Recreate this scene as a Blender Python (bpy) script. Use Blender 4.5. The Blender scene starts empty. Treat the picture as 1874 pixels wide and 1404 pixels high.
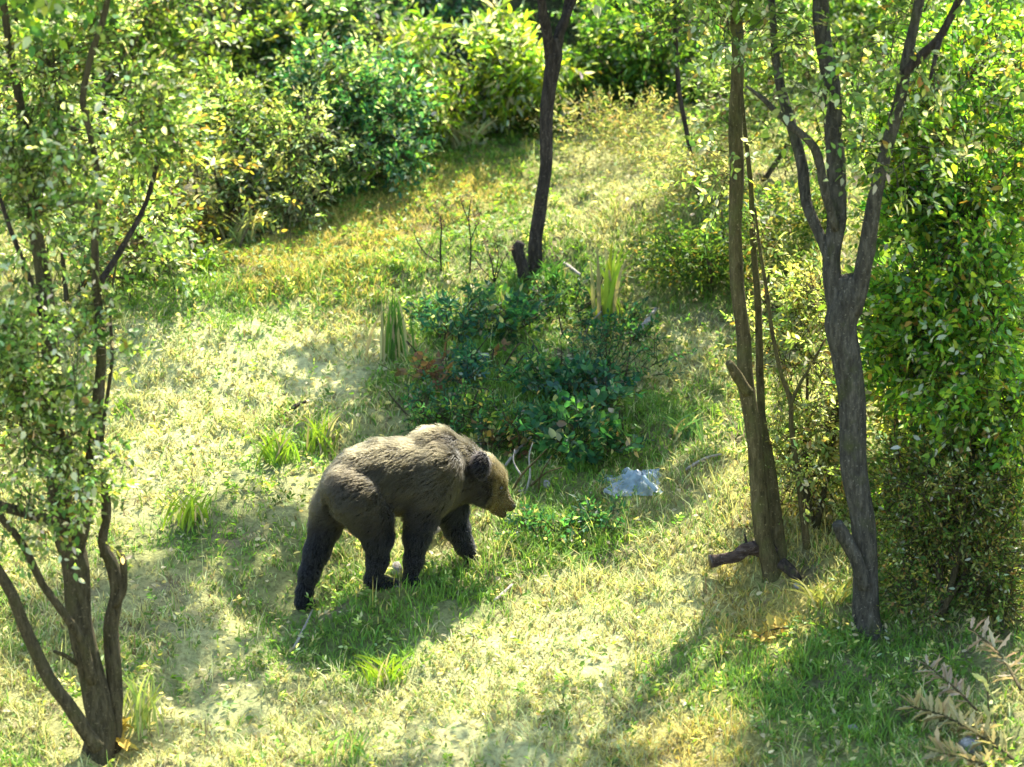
import bpy, math, random
import numpy as np
from mathutils import Vector

# ------------------------------------------------------------------ camera, sky, sun, exposure
random.seed(7)
RNG = np.random.default_rng(7)
W, H = 1874.0, 1404.0
DEP = math.radians(15.0)            # camera looks down the slope by 15 degrees
DIST = 28.0
FPX = 7420.0                        # focal length in photograph pixels (long lens)
CAM = np.array([0.0, -DIST * math.cos(DEP), DIST * math.sin(DEP)])
scene = bpy.context.scene
COL = scene.collection
cam_data = bpy.data.cameras.new('camera')
cam_data.sensor_width = 36.0
cam_data.lens = 36.0 * FPX / W
cam_data.clip_start, cam_data.clip_end = 0.1, 600.0
cam_data.dof.use_dof = True
cam_data.dof.focus_distance = 26.2
cam_data.dof.aperture_fstop = 1.7
cam = bpy.data.objects.new('camera', cam_data)
COL.objects.link(cam)
cam.location = CAM
cam.rotation_euler = (math.radians(90) - DEP, 0, 0)
scene.camera = cam

SUN_EL = math.radians(52)
SUN_AZ = math.radians(20)           # measured from +Y (away from the camera) towards +X
world = bpy.data.worlds.new('World')
scene.world = world
world.use_nodes = True
wn = world.node_tree
sky = wn.nodes.new('ShaderNodeTexSky')
sky.sky_type = 'NISHITA'
sky.sun_disc = False
sky.sun_elevation = SUN_EL
sky.sun_rotation = SUN_AZ
wn.links.new(sky.outputs[0], wn.nodes['Background'].inputs[0])
wn.nodes['Background'].inputs[1].default_value = 0.15
sun_data = bpy.data.lights.new('sun', 'SUN')
sun_data.energy = 4.6
sun_data.angle = math.radians(0.6)
sun_data.color = (1.0, 0.95, 0.82)
sun = bpy.data.objects.new('sun', sun_data)
COL.objects.link(sun)
SDIR = Vector((math.sin(SUN_AZ) * math.cos(SUN_EL), math.cos(SUN_AZ) * math.cos(SUN_EL), math.sin(SUN_EL)))
sun.location = SDIR * 40
sun.rotation_euler = SDIR.to_track_quat('Z', 'Y').to_euler()
scene.view_settings.view_transform = 'Standard'
scene.view_settings.look = 'None'
scene.view_settings.gamma = 1.0
scene.view_settings.use_curve_mapping = False
scene.view_settings.exposure = 2.32
scene.render.engine = 'CYCLES'
scene.cycles.max_bounces = 6
scene.cycles.diffuse_bounces = 3
scene.cycles.glossy_bounces = 2
scene.cycles.transmission_bounces = 4

# ------------------------------------------------------------------ numeric helpers
def hash3(i, j, k):
    h = (i * 374761393 + j * 668265263 + k * 2147483647 + 1274126177) & 0xFFFFFFFF
    h = ((h ^ (h >> 13)) * 1274126177) & 0xFFFFFFFF
    h = (h ^ (h >> 16)) & 0xFFFFFFFF
    return h.astype(np.float64) / 4294967295.0

def vnoise(p, seed=0):
    p = np.asarray(p, float)
    f = np.floor(p).astype(np.int64)
    w = p - f
    w = w * w * (3 - 2 * w)
    f = f + seed * 57
    r = 0
    for a in (0, 1):
        for b in (0, 1):
            for c in (0, 1):
                wt = (w[..., 0] if a else 1 - w[..., 0]) * (w[..., 1] if b else 1 - w[..., 1]) * (w[..., 2] if c else 1 - w[..., 2])
                r = r + wt * hash3(f[..., 0] + a, f[..., 1] + b, f[..., 2] + c)
    return r

def fbm(x, y, s, seed=0, n=3):
    r, a, t = 0, 1.0, 0
    for i in range(n):
        r = r + a * vnoise(np.stack([x * s, y * s, np.zeros_like(x * s)], -1), seed + i)
        t += a
        a *= 0.5
        s *= 2.1
    return r / t

def unit(v):
    v = np.asarray(v, float)
    return v / np.maximum(np.linalg.norm(v, axis=-1, keepdims=True), 1e-9)

def sst(e0, e1, x):
    t = np.clip((x - e0) / (e1 - e0), 0, 1)
    return t * t * (3 - 2 * t)

RIGHT = np.array([1.0, 0, 0])
UPV = np.array([0, math.sin(DEP), math.cos(DEP)])
FWD = np.array([0, math.cos(DEP), -math.sin(DEP)])

def ray(px, py):
    return FWD + RIGHT * (px - W / 2) / FPX - UPV * (py - H / 2) / FPX

def at(px, py, Y):                  # point seen there, standing at depth Y of the slope
    d = ray(px, py)
    return CAM + d * ((Y - CAM[1]) / d[1])

def ppm(Y):                         # metres per photograph pixel at depth Y
    return (Y - CAM[1]) / math.cos(DEP) / FPX

# ------------------------------------------------------------------ the lie of the land
def gprof(u):
    # integrate a piecewise slope: lower meadow, bank, terrace, steep scrub hillside
    knots = np.array([-60, -9, -4, 0.4, 0.8, 1.7, 2.1, 5.0, 5.7, 8.5, 16, 60.])
    slope = np.array([0.0, 0.10, 0.2, 0.2, 0.40, 0.40, 0.10, 0.10, 0.95, 0.95, 0.45, 0.2])
    uu = np.linspace(-60, 60, 4801)
    ss = np.interp(uu, knots, slope)
    zz = np.concatenate([[0], np.cumsum((ss[1:] + ss[:-1]) / 2 * np.diff(uu))])
    zz -= np.interp(0, uu, zz)
    return uu, zz
GU, GZ = gprof(0)
FIX = []                            # small local corrections so that the paws meet the ground

def height(x, y):
    x = np.asarray(x, float); y = np.asarray(y, float)
    u = y - 0.42 * x
    xc = np.clip(x, -12, 12)
    z = 0.10 * xc + np.interp(u, GU, GZ)
    z = z + 0.22 * (fbm(x, y, 0.55, 3, 2) - 0.5) + 0.09 * (fbm(x, y, 2.1, 9, 2) - 0.5) + 0.10 * (fbm(x, y, 5.0, 14, 2) - 0.5)
    for fx, fy, w in FIX:
        z = z + w * np.exp(-((x - fx) ** 2 + (y - fy) ** 2) / (2 * 0.3 ** 2))
    return z

def ground(px, py):
    d = ray(px, py)
    t = np.linspace(14, 70, 2801)
    p = CAM[None] + d[None] * t[:, None]
    below = p[:, 2] < height(p[:, 0], p[:, 1])
    i = int(np.argmax(below)) if below.any() else 2000
    a, b = t[max(i - 1, 0)], t[i]
    for _ in range(18):
        m = (a + b) / 2
        q = CAM + d * m
        if q[2] < height(q[0], q[1]):
            b = m
        else:
            a = m
    return CAM + d * b

# ------------------------------------------------------------------ bear frame, and ground fitted to its paws
HEAD = math.radians(20)
BF = np.array([math.cos(HEAD), math.sin(HEAD), 0])
BL = np.array([-math.sin(HEAD), math.cos(HEAD), 0])
BO = ground(722, 1078) + BL * 0.14
BO[2] = height(BO[0], BO[1])

def bear_pt(px, py, yl):            # point seen there, lying yl metres to the left of the bear's middle plane
    d = ray(px, py)
    t = (np.dot(BO, BL) + yl - np.dot(CAM, BL)) / np.dot(d, BL)
    return CAM + d * t

PAWS = [bear_pt(565, 1117, 0.13), bear_pt(697, 1079, -0.14), bear_pt(752, 1078, -0.14), bear_pt(866, 1031, 0.13)]
A = np.array([[math.exp(-((p[0] - q[0]) ** 2 + (p[1] - q[1]) ** 2) / (2 * 0.3 ** 2)) for q in PAWS] for p in PAWS])
rhs = np.array([p[2] + 0.02 - float(height(p[0], p[1])) for p in PAWS])
wts = np.linalg.solve(A + 0.05 * np.eye(4), rhs)
FIX = [(p[0], p[1], w) for p, w in zip(PAWS, wts)]

# ------------------------------------------------------------------ object helpers
def mesh_np(name, V, F, mat=None, cols=None, smooth=False, extra=None):
    V = np.asarray(V, np.float32)
    F = np.asarray(F, np.int32)
    me = bpy.data.meshes.new(name)
    k = F.shape[1]
    me.vertices.add(len(V)); me.vertices.foreach_set('co', V.ravel())
    me.loops.add(F.size); me.loops.foreach_set('vertex_index', F.ravel())
    me.polygons.add(len(F)); me.polygons.foreach_set('loop_start', np.arange(0, F.size, k, dtype=np.int32))
    if smooth:
        me.polygons.foreach_set('use_smooth', np.ones(len(F), bool))
    me.update(calc_edges=True)
    if cols is not None:
        a = me.color_attributes.new('col', 'FLOAT_COLOR', 'POINT')
        c = np.ones((len(V), 4), np.float32); c[:, :3] = cols
        a.data.foreach_set('color', c.ravel())
    if mat:
        me.materials.append(mat)
    return me

def link(name, me, parent=None, origin=None):
    o = bpy.data.objects.new(name, me)
    COL.objects.link(o)
    if parent is not None:
        o.parent = parent
    return o

def tag(o, label, cat, group=None, kind=None):
    if label: o['label'] = label
    if cat: o['category'] = cat
    if group: o['group'] = group
    if kind: o['kind'] = kind
    return o

def thing(name, loc, label, cat, group=None):
    o = bpy.data.objects.new(name, None)
    o.empty_display_size = 0.1
    COL.objects.link(o)
    o.location = loc
    return tag(o, label, cat, group)

class Geo:                          # collects quads; build() writes them relative to the thing's base
    def __init__(s): s.V = []; s.F = []; s.C = []; s.n = 0
    def add(s, V, F, c=None):
        V = np.asarray(V, float); F = np.asarray(F, int)
        s.V.append(V); s.F.append(F + s.n); s.n += len(V)
        if c is not None:
            s.C.append(np.broadcast_to(np.asarray(c, float), (len(V), 3)))
    def build(s, name, mat, parent, base=(0, 0, 0), smooth=True):
        V = np.concatenate(s.V) - np.asarray(base)
        F = np.concatenate(s.F)
        me = mesh_np(name, V, F, mat, np.concatenate(s.C) if s.C else None, smooth)
        return link(name, me, parent)

def resample(P, R, n):
    P = np.asarray(P, float); R = np.asarray(R, float)
    Q = np.vstack([2 * P[0] - P[1], P, 2 * P[-1] - P[-2]])
    out, rad = [], []
    for i in range(len(P) - 1):
        p0, p1, p2, p3 = Q[i], Q[i + 1], Q[i + 2], Q[i + 3]
        for j in range(n):
            t = j / n
            out.append(0.5 * (2 * p1 + (p2 - p0) * t + (2 * p0 - 5 * p1 + 4 * p2 - p3) * t * t + (3 * p1 - 3 * p2 + p3 - p0) * t ** 3))
            rad.append(R[i] * (1 - t) + R[i + 1] * t)
    out.append(P[-1]); rad.append(R[-1])
    return np.array(out), np.array(rad)

def tube(P, R, sides=10, n=4, rough=0.12, seed=0, flare=0):
    P, R = resample(P, R, n) if n > 1 else (np.asarray(P, float), np.asarray(R, float))
    T = unit(np.gradient(P, axis=0))
    ref = np.array([0.31, 0.9, 0.2])
    A1 = unit(np.cross(T, ref)); B1 = np.cross(T, A1)
    ang = np.linspace(0, 2 * np.pi, sides, endpoint=False)
    m = len(P)
    L = np.concatenate([[0], np.cumsum(np.linalg.norm(np.diff(P, axis=0), axis=1))])
    aa, ll = np.meshgrid(ang, L)
    rr = np.maximum(R.mean(), 0.004)
    nz = vnoise(np.stack([np.cos(aa) * 1.6 + 5, np.sin(aa) * 1.6 + 5, ll / (rr * 5) + seed * 3.1], -1), seed)
    nz2 = vnoise(np.stack([np.cos(aa) * 4 + 5, np.sin(aa) * 4 + 5, ll / (rr * 2) + seed * 1.7], -1), seed + 3)
    rad = R[:, None] * (1 + rough * 2 * (nz - 0.5) + rough * 1.2 * (nz2 - 0.5))
    V = P[:, None, :] + rad[..., None] * (np.cos(aa)[..., None] * A1[:, None] + np.sin(aa)[..., None] * B1[:, None])
    V = V.reshape(-1, 3)
    i = np.arange(m - 1)[:, None] * sides; j = np.arange(sides)[None]
    j2 = (j + 1) % sides
    F = np.stack([i + j, i + j2, i + sides + j2, i + sides + j], -1).reshape(-1, 4)
    # caps as quads fanned to a centre vertex pair
    c0, c1 = len(V), len(V) + 1
    V = np.vstack([V, P[0], P[-1] + T[-1] * R[-1] * 0.15])
    caps = []
    for q in range(0, sides, 2):
        a, b, c = q, (q + 1) % sides, (q + 2) % sides
        caps.append([c0, c, b, a])
        e = (m - 1) * sides
        caps.append([c1, e + a, e + b, e + c])
    return V, np.vstack([F, np.array(caps)])

# ------------------------------------------------------------------ materials
def new_mat(name):
    m = bpy.data.materials.new(name); m.use_nodes = True
    nt = m.node_tree
    b = nt.nodes['Principled BSDF']
    return m, nt, b

def ramp(nt, stops):
    r = nt.nodes.new('ShaderNodeValToRGB')
    el = r.color_ramp.elements
    while len(el) < len(stops): el.new(0.5)
    for e, (p, c) in zip(el, stops):
        e.position = p; e.color = (*c, 1)
    return r

def noise(nt, scale, detail=6, rough=0.6, vec=None):
    n = nt.nodes.new('ShaderNodeTexNoise')
    n.inputs['Scale'].default_value = scale; n.inputs['Detail'].default_value = detail; n.inputs['Roughness'].default_value = rough
    if vec is not None: nt.links.new(vec, n.inputs['Vector'])
    return n

def bump(nt, b, src, dist, strength=1.0):
    n = nt.nodes.new('ShaderNodeBump')
    n.inputs['Distance'].default_value = dist; n.inputs['Strength'].default_value = strength
    nt.links.new(src, n.inputs['Height']); nt.links.new(n.outputs[0], b.inputs['Normal'])

def bark_mat(name, c0, c1, c2, moss=0.35, mosscol=(0.10, 0.11, 0.03), stretch=(1, 1, .22)):
    m, nt, b = new_mat(name)
    tc = nt.nodes.new('ShaderNodeTexCoord')
    mp = nt.nodes.new('ShaderNodeMapping'); mp.inputs['Scale'].default_value = stretch
    nt.links.new(tc.outputs['Object'], mp.inputs[0])
    n1 = noise(nt, 38, 8, 0.7, mp.outputs[0])
    r1 = ramp(nt, [(0.3, c0), (0.5, c1), (0.72, c2)])
    nt.links.new(n1.outputs[0], r1.inputs[0])
    n2 = noise(nt, 5.0, 5, 0.65, tc.outputs['Object'])
    r2 = ramp(nt, [(0.62 - moss * 0.3, (0, 0, 0)), (0.72, (1, 1, 1))])
    nt.links.new(n2.outputs[0], r2.inputs[0])
    mx = nt.nodes.new('ShaderNodeMixRGB'); mx.inputs[2].default_value = (*mosscol, 1)
    nt.links.new(r2.outputs[0], mx.inputs[0]); nt.links.new(r1.outputs[0], mx.inputs[1])
    nt.links.new(mx.outputs[0], b.inputs['Base Color'])
    b.inputs['Roughness'].default_value = 0.9
    b.inputs['Specular IOR Level'].default_value = 0.2
    n3 = noise(nt, 60, 6, 0.7, tc.outputs['Object'])
    r3 = ramp(nt, [(0.60, (0, 0, 0)), (0.66, (1, 1, 1))]); nt.links.new(n3.outputs[0], r3.inputs[0])
    ml = nt.nodes.new('ShaderNodeMixRGB'); ml.inputs[2].default_value = (*[min(.5, v * 2.6) for v in c2], 1)
    fm = nt.nodes.new('ShaderNodeMath'); fm.operation = 'MULTIPLY'; fm.inputs[1].default_value = .55
    nt.links.new(r3.outputs[0], fm.inputs[0]); nt.links.new(fm.outputs[0], ml.inputs[0]); nt.links.new(mx.outputs[0], ml.inputs[1]); nt.links.new(ml.outputs[0], b.inputs['Base Color'])
    bump(nt, b, n1.outputs[0], 0.06)
    return m

def leaf_mat(name, trans=0.42, boost=(1.35, 1.3, 0.55), rough=0.45, spec=0.35):
    m, nt, b = new_mat(name)
    at_ = nt.nodes.new('ShaderNodeAttribute'); at_.attribute_name = 'col'
    nt.links.new(at_.outputs['Color'], b.inputs['Base Color'])
    b.inputs['Roughness'].default_value = rough
    b.inputs['Specular IOR Level'].default_value = spec
    tr = nt.nodes.new('ShaderNodeBsdfTranslucent')
    mu = nt.nodes.new('ShaderNodeMixRGB'); mu.blend_type = 'MULTIPLY'; mu.inputs[0].default_value = 1
    mu.inputs[2].default_value = (*boost, 1)
    nt.links.new(at_.outputs['Color'], mu.inputs[1]); nt.links.new(mu.outputs[0], tr.inputs[0])
    mx = nt.nodes.new('ShaderNodeMixShader'); mx.inputs[0].default_value = trans
    nt.links.new(b.outputs[0], mx.inputs[1]); nt.links.new(tr.outputs[0], mx.inputs[2])
    nt.links.new(mx.outputs[0], nt.nodes['Material Output'].inputs[0])
    return m

BARK_R = bark_mat('bark_grey', (0.018, 0.016, 0.011), (0.062, 0.055, 0.04), (0.15, 0.135, 0.10), 0.3, (0.06, 0.065, 0.022))
BARK_S = bark_mat('bark_olive', (0.03, 0.022, 0.009), (0.10, 0.078, 0.03), (0.19, 0.15, 0.07), 0.5, (0.11, 0.11, 0.03))
BARK_L = bark_mat('bark_brown', (0.02, 0.015, 0.007), (0.07, 0.055, 0.025), (0.15, 0.12, 0.065), 0.45, (0.075, 0.07, 0.02))
BARK_D = bark_mat('bark_dark', (0.014, 0.010, 0.008), (0.04, 0.03, 0.022), (0.11, 0.085, 0.065), 0.1)
DEADW = bark_mat('dead_wood', (0.25, 0.21, 0.16), (0.42, 0.37, 0.3), (0.58, 0.53, 0.45), 0.0)
LEAF = leaf_mat('leaf', 0.55, (1.58, 1.6, 0.68), 0.5, 0.25)
GRASS = leaf_mat('grass_blade', 0.36, (1.15, 1.1, 0.7), 0.6, 0.2)
DRYLEAF = leaf_mat('dry_leaf', 0.3, (1.1, 1.0, 0.8), 0.7, 0.2)

# ------------------------------------------------------------------ vegetation pattern of the slope (what grows where)
def blobs(lst):
    out = []
    for px, py, r, a in lst:
        g = ground(px, py)
        out.append((g[0], g[1], r, a))
    return out
GREEN_B = blobs([(330, 500, .55, .9), (650, 350, .8, .8), (750, 330, .6, .6), (450, 560, 1.0, .75), (330, 600, .8, .6), (620, 500, .8, .65), (760, 440, 1.0, .65), (880, 300, 1.0, .6), (720, 370, .7, .4),
                 (540, 810, .35, .7), (480, 850, .35, .5), (370, 930, .35, .7), (600, 1150, .5, .75), (450, 1080, .6, .35), (760, 1140, .5, .6), (900, 1080, .5, .5),
                 (1000, 960, .45, .6), (1200, 780, .6, .6), (1100, 990, .4, .5), (1450, 1250, .6, .6), (1600, 1250, .7, .7), (1250, 1250, .4, .35), (700, 1240, .22, .6),
                 (900, 700, .8, .8), (1000, 800, .6, .9), (1250, 480, .8, .45), (1000, 540, .5, .6), (650, 1370, .3, .3), (330, 1200, .4, .3), (1700, 1000, .7, .6), (420, 1290, .4, .25)])
DRY_B = blobs([(620, 610, .5, .9), (580, 640, .4, .8), (500, 690, .6, .6), (330, 720, .8, .6), (1100, 1130, .5, .9), (1220, 1110, .35, .9), (900, 1190, .4, .9), (1050, 1240, .4, .7),
               (280, 850, .5, .7), (440, 720, .6, .8), (280, 640, .6, .5), (430, 1340, .6, .7), (900, 1370, .6, .6), (1080, 1330, .4, .6), (560, 900, .3, .4), (800, 1300, .5, .5), (350, 1150, .4, .5), (1250, 640, .35, .7), (1150, 330, .6, .5), (1000, 860, .2, .6), (850, 540, .4, .4)])
YEL_B = blobs([(560, 450, .6, 1.2), (680, 420, .6, 1.1), (820, 345, .5, .8), (480, 520, .3, .5), (900, 330, .4, .4), (1290, 1370, .4, .9), (1200, 1400, .4, .6), (1420, 1120, .35, .9), (1340, 1060, .2, .6),
               (640, 560, .3, .6), (500, 470, .3, .6), (700, 1100, .2, .3), (1480, 950, .4, .6), (230, 1360, .25, .8), (1350, 1150, .3, .5)])

def field(lst, x, y, wob):
    r = 0
    for bx, by, br, a in lst:
        d2 = ((x - bx) ** 2 + ((y - by) * 0.7) ** 2) / (br * br)
        r = r + a * np.exp(-d2 * 1.4)
    return r * (0.45 + 1.1 * wob)

def veg(x, y):
    w1 = fbm(x, y, 2.3, 31, 3)
    w2 = fbm(x, y, 5.1, 47, 3)
    g = field(GREEN_B, x, y, w2) + 0.42 * sst(0.42, 0.72, w1)
    d = field(DRY_B, x, y, w2)
    yl = field(YEL_B, x, y, w2)
    return np.clip(g - 0.6 * d, 0, 1), np.clip(d, 0, 1), np.clip(yl, 0, 1)

C_STRAW = np.array([0.44, 0.43, 0.165]); C_GREEN = np.array([0.105, 0.215, 0.035]); C_PALE = np.array([0.56, 0.56, 0.25])
C_YEL = np.array([0.52, 0.43, 0.11]); C_SOIL = np.array([0.21, 0.165, 0.10])

# ------------------------------------------------------------------ ground sheet
def axis(lo, hi, step, far):
    core = list(np.arange(lo, hi + 1e-6, step))
    a, s = lo, step
    left = []
    while a > -far:
        s *= 1.35; a -= s; left.append(a)
    b, s = hi, step
    right = []
    while b < far:
        s *= 1.35; b += s; right.append(b)
    return np.array(left[::-1] + core + right)
gx = axis(-5.2, 5.2, 0.055, 120); gy = axis(-6.5, 8.5, 0.055, 150)
XX, YY = np.meshgrid(gx, gy)
ZZ = height(XX, YY)
V = np.stack([XX, YY, ZZ], -1).reshape(-1, 3)
nx, ny = len(gx), len(gy)
i, j = np.meshgrid(np.arange(ny - 1), np.arange(nx - 1), indexing='ij')
F = np.stack([i * nx + j, i * nx + j + 1, (i + 1) * nx + j + 1, (i + 1) * nx + j], -1).reshape(-1, 4)
vg, vd, vy = veg(V[:, 0], V[:, 1])
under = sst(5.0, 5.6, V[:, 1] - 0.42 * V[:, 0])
cc = C_STRAW * 0.78 * np.ones((len(V), 1))
cc = cc * (1 - vg[:, None]) + np.array([0.12, 0.155, 0.045]) * vg[:, None]
cc = cc * (1 - vd[:, None]) + C_PALE * vd[:, None]
cc = cc * (1 - 0.8 * vy[:, None]) + C_YEL * 0.9 * 0.8 * vy[:, None]
soil = sst(0.56, 0.75, fbm(V[:, 0], V[:, 1], 3.3, 77, 3))[:, None] * (1 - vd[:, None]) * 0.7
cc = cc * (1 - soil) + C_SOIL * soil
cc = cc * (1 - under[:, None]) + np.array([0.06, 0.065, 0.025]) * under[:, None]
m, nt, b = new_mat('dry_meadow_ground')
a_ = nt.nodes.new('ShaderNodeAttribute'); a_.attribute_name = 'col'
n1 = noise(nt, 26, 8, 0.75)
tcg = nt.nodes.new('ShaderNodeTexCoord'); nt.links.new(tcg.outputs['Object'], n1.inputs['Vector'])
r1 = ramp(nt, [(0.3, (0.35, 0.33, 0.3)), (0.55, (1, 1, 1)), (0.75, (1.3, 1.3, 1.25))])
nt.links.new(n1.outputs[0], r1.inputs[0])
mx = nt.nodes.new('ShaderNodeMixRGB'); mx.blend_type = 'MULTIPLY'; mx.inputs[0].default_value = 1
nt.links.new(a_.outputs['Color'], mx.inputs[1]); nt.links.new(r1.outputs[0], mx.inputs[2])
nt.links.new(mx.outputs[0], b.inputs['Base Color'])
b.inputs['Roughness'].default_value = 0.95; b.inputs['Specular IOR Level'].default_value = 0.1
bump(nt, b, n1.outputs[0], 0.05)
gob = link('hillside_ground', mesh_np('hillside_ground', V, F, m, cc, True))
tag(gob, 'sloping dry meadow ground with straw, soil and green patches', 'ground', kind='structure')

# ------------------------------------------------------------------ grass and ground litter
def in_view(n, pad=60, y0=-6.3, y1=7.0):
    # random ground positions spread evenly over the slope, denser inside the photographed part
    x = RNG.uniform(-5.0, 5.0, n); y = RNG.uniform(y0, y1, n)
    z = height(x, y)
    r = np.stack([x, y, z], -1) - CAM
    dep = r @ FWD
    px = W / 2 + FPX * (r @ RIGHT) / dep; py = H / 2 - FPX * (r @ UPV) / dep
    k = (px > -pad - 120) & (px < W + pad + 120) & (py > -200) & (py < H + 260)
    return x[k], y[k], z[k]

def blades(x, y, z, hgt, wid, lean, col, curve=0.5):
    n = len(x)
    az = RNG.uniform(0, 2 * np.pi, n)
    d = np.stack([np.cos(az), np.sin(az), np.zeros(n)], -1)
    s = np.stack([-np.sin(az + RNG.normal(0, .6, n)), np.cos(az + RNG.normal(0, .6, n)), np.zeros(n)], -1)
    p0 = np.stack([x, y, z - 0.01], -1)
    up = np.array([0, 0, 1.0])
    ln = lean[:, None]; h = hgt[:, None]; w = wid[:, None] / 2
    mid = p0 + up * h * 0.55 + d * ln * h * 0.35
    tip = p0 + up * h * (1 - 0.35 * ln * curve) + d * ln * h * 1.0
    V = np.stack([p0 - s * w, p0 + s * w, mid + s * w * 0.8, mid - s * w * 0.8, tip + s * w * 0.15, tip - s * w * 0.15], 1).reshape(-1, 3)
    b_ = np.arange(n)[:, None] * 6
    F = np.concatenate([b_ + np.array([[0, 1, 2, 3]]), b_ + np.array([[3, 2, 4, 5]])], 0)
    c = np.repeat(col, 6, axis=0)
    return V, F, c

def blade_cols(x, y, n, shift=0.0):
    g, d, yl = veg(x, y)
    g = np.clip(g + shift, 0, 1)
    pick = RNG.random(n)
    c = C_STRAW[None] * np.ones((n, 1))
    isg = pick < (0.12 + 0.85 * g)
    c[isg] = C_GREEN + RNG.random((isg.sum(), 1)) * np.array([0.10, 0.14, 0.01])
    pale = (~isg) & (RNG.random(n) < 0.25 + 0.5 * d)
    c[pale] = C_PALE
    ye = RNG.random(n) < 0.75 * yl
    c[ye] = C_YEL
    br = (~isg) & (RNG.random(n) < 0.10)
    c[br] = np.array([0.20, 0.14, 0.07])
    return np.clip(c * RNG.uniform(0.7, 1.2, (n, 1)) * (1 + RNG.normal(0, .06, (n, 3))), 0.01, 0.85), isg

def scatter_grass(name, label, n_tufts, per, hmin, hmax, wid, lean, shift, keep, cat):
    x, y, z = in_view(n_tufts)
    g, d, yl = veg(x, y)
    under = sst(4.9, 5.5, y - 0.42 * x)
    cl = fbm(x, y, 1.7, 5, 3)
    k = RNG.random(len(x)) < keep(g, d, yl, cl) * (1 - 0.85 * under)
    x, y = x[k], y[k]
    hs = (1 - .4 * ((y - .42 * x > 2.1) & (x < 1.0))) * RNG.uniform(0.55, 1.25, len(x)) * (0.6 + 0.8 * fbm(x, y, 1.3, 21, 2))
    x = np.repeat(x, per) + RNG.normal(0, 0.022, len(x) * per)
    y = np.repeat(y, per) + RNG.normal(0, 0.022, len(y) * per)
    hs = np.repeat(hs, per)
    n = len(x)
    col, isg = blade_cols(x, y, n, shift)
    hh = RNG.uniform(hmin, hmax, n) * hs
    ww = RNG.uniform(0.7, 1.3, n) * wid
    V, F, c = blades(x, y, height(x, y), hh, ww, np.abs(RNG.normal(lean, 0.25, n)), col)
    o = link(name, mesh_np(name, V, F, GRASS, c, False))
    return tag(o, label, cat, kind='stuff')

scatter_grass('dry_grass', 'matted straw coloured dry grass covering the sunlit slope', 90000, 7, 0.035, 0.095, 0.0075, 0.9, -0.12,
              lambda g, d, yl, cl: np.clip(0.5 + 0.3 * yl - 0.3 * g + 0.1 * d + 1.6 * (cl - .5), 0.04, 1), 'dry grass')
scatter_grass('green_grass', 'short green grass growing in patches through the straw', 80000, 7, 0.04, 0.10, 0.0078, 0.6, 0.35,
              lambda g, d, yl, cl: np.clip(0.07 + 0.6 * g - 0.5 * d + .3 * (cl - .5), 0, 1), 'green grass')
scatter_grass('tall_grass', 'loose taller seed grass stalks standing in the meadow', 3000, 5, 0.12, 0.26, 0.006, 0.45, -0.1,
              lambda g, d, yl, cl: np.clip(0.3 + 0.4 * (cl - .5) - 0.3 * d, 0, 1), 'tall grass')

# leaves ------------------------------------------------------------
def leaves(P, D, N, L, wr, col, droop=0.15, fold=0.25):
    n = len(P)
    D = unit(D); S = unit(np.cross(D, N)); N2 = np.cross(S, D)
    L = L[:, None]; w = L * (wr[:, None] if np.ndim(wr) else wr) / 2
    tip = P + D * L - N2 * L * droop
    def pt(t, sgn, k): return P + D * L * t + sgn * S * w * k + N2 * (w * k * fold - L * droop * t * t)
    V = np.stack([P, pt(.32, -1, 1.0), pt(.68, -1, .78), tip, pt(.68, 1, .78), pt(.32, 1, 1.0)], 1).reshape(-1, 3)
    b_ = np.arange(n)[:, None] * 6
    F = np.concatenate([b_ + np.array([[0, 3, 2, 1]]), b_ + np.array([[0, 5, 4, 3]])], 0)
    return V, F, np.repeat(col, 6, axis=0)

def palette_pick(pal, n):
    ws = np.array([p[0] for p in pal], float); ws /= ws.sum()
    ix = RNG.choice(len(pal), n, p=ws)
    c = np.array([p[1] for p in pal])[ix]
    return np.clip(c * RNG.uniform(0.72, 1.28, (n, 1)) * (1 + RNG.normal(0, .07, (n, 3))), 0.008, 0.85)

# ground litter: small leaves and clover lying among the blades
x, y, z = in_view(52000)
g, d, yl = veg(x, y)
k = RNG.random(len(x)) < np.clip(0.25 + 0.75 * g + .5 * d, 0, 1) * (0.35 + 1.0 * fbm(x, y, 2.9, 61, 2)) * (1 - 0.7 * sst(4.9, 5.5, y - 0.42 * x))
x, y = x[k], y[k]; g = g[k]; n = len(x)
z = height(x, y) + RNG.uniform(0.005, 0.05, n)
isg = RNG.random(n) < 0.2 + 0.8 * g
col = np.where(isg[:, None], np.array([0.10, 0.19, 0.035]) + RNG.random((n, 1)) * np.array([.07, .1, .0]), np.array([0.36, 0.29, 0.15]) + RNG.random((n, 1)) * np.array([.25, .24, .18]))
az = RNG.uniform(0, 2 * np.pi, n)
D = np.stack([np.cos(az), np.sin(az), RNG.normal(0.2, .4, n)], -1)
N = unit(np.stack([RNG.normal(0, .5, n), RNG.normal(0, .5, n), np.ones(n)], -1))
V, F, c = leaves(np.stack([x, y, z], -1), D, N, RNG.uniform(.022, .055, n), 0.6, col)
tag(link('leaf_litter', mesh_np('leaf_litter', V, F, LEAF, c)), 'small clover leaves and dry leaf litter strewn over the slope', 'leaf litter', kind='stuff')

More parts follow.
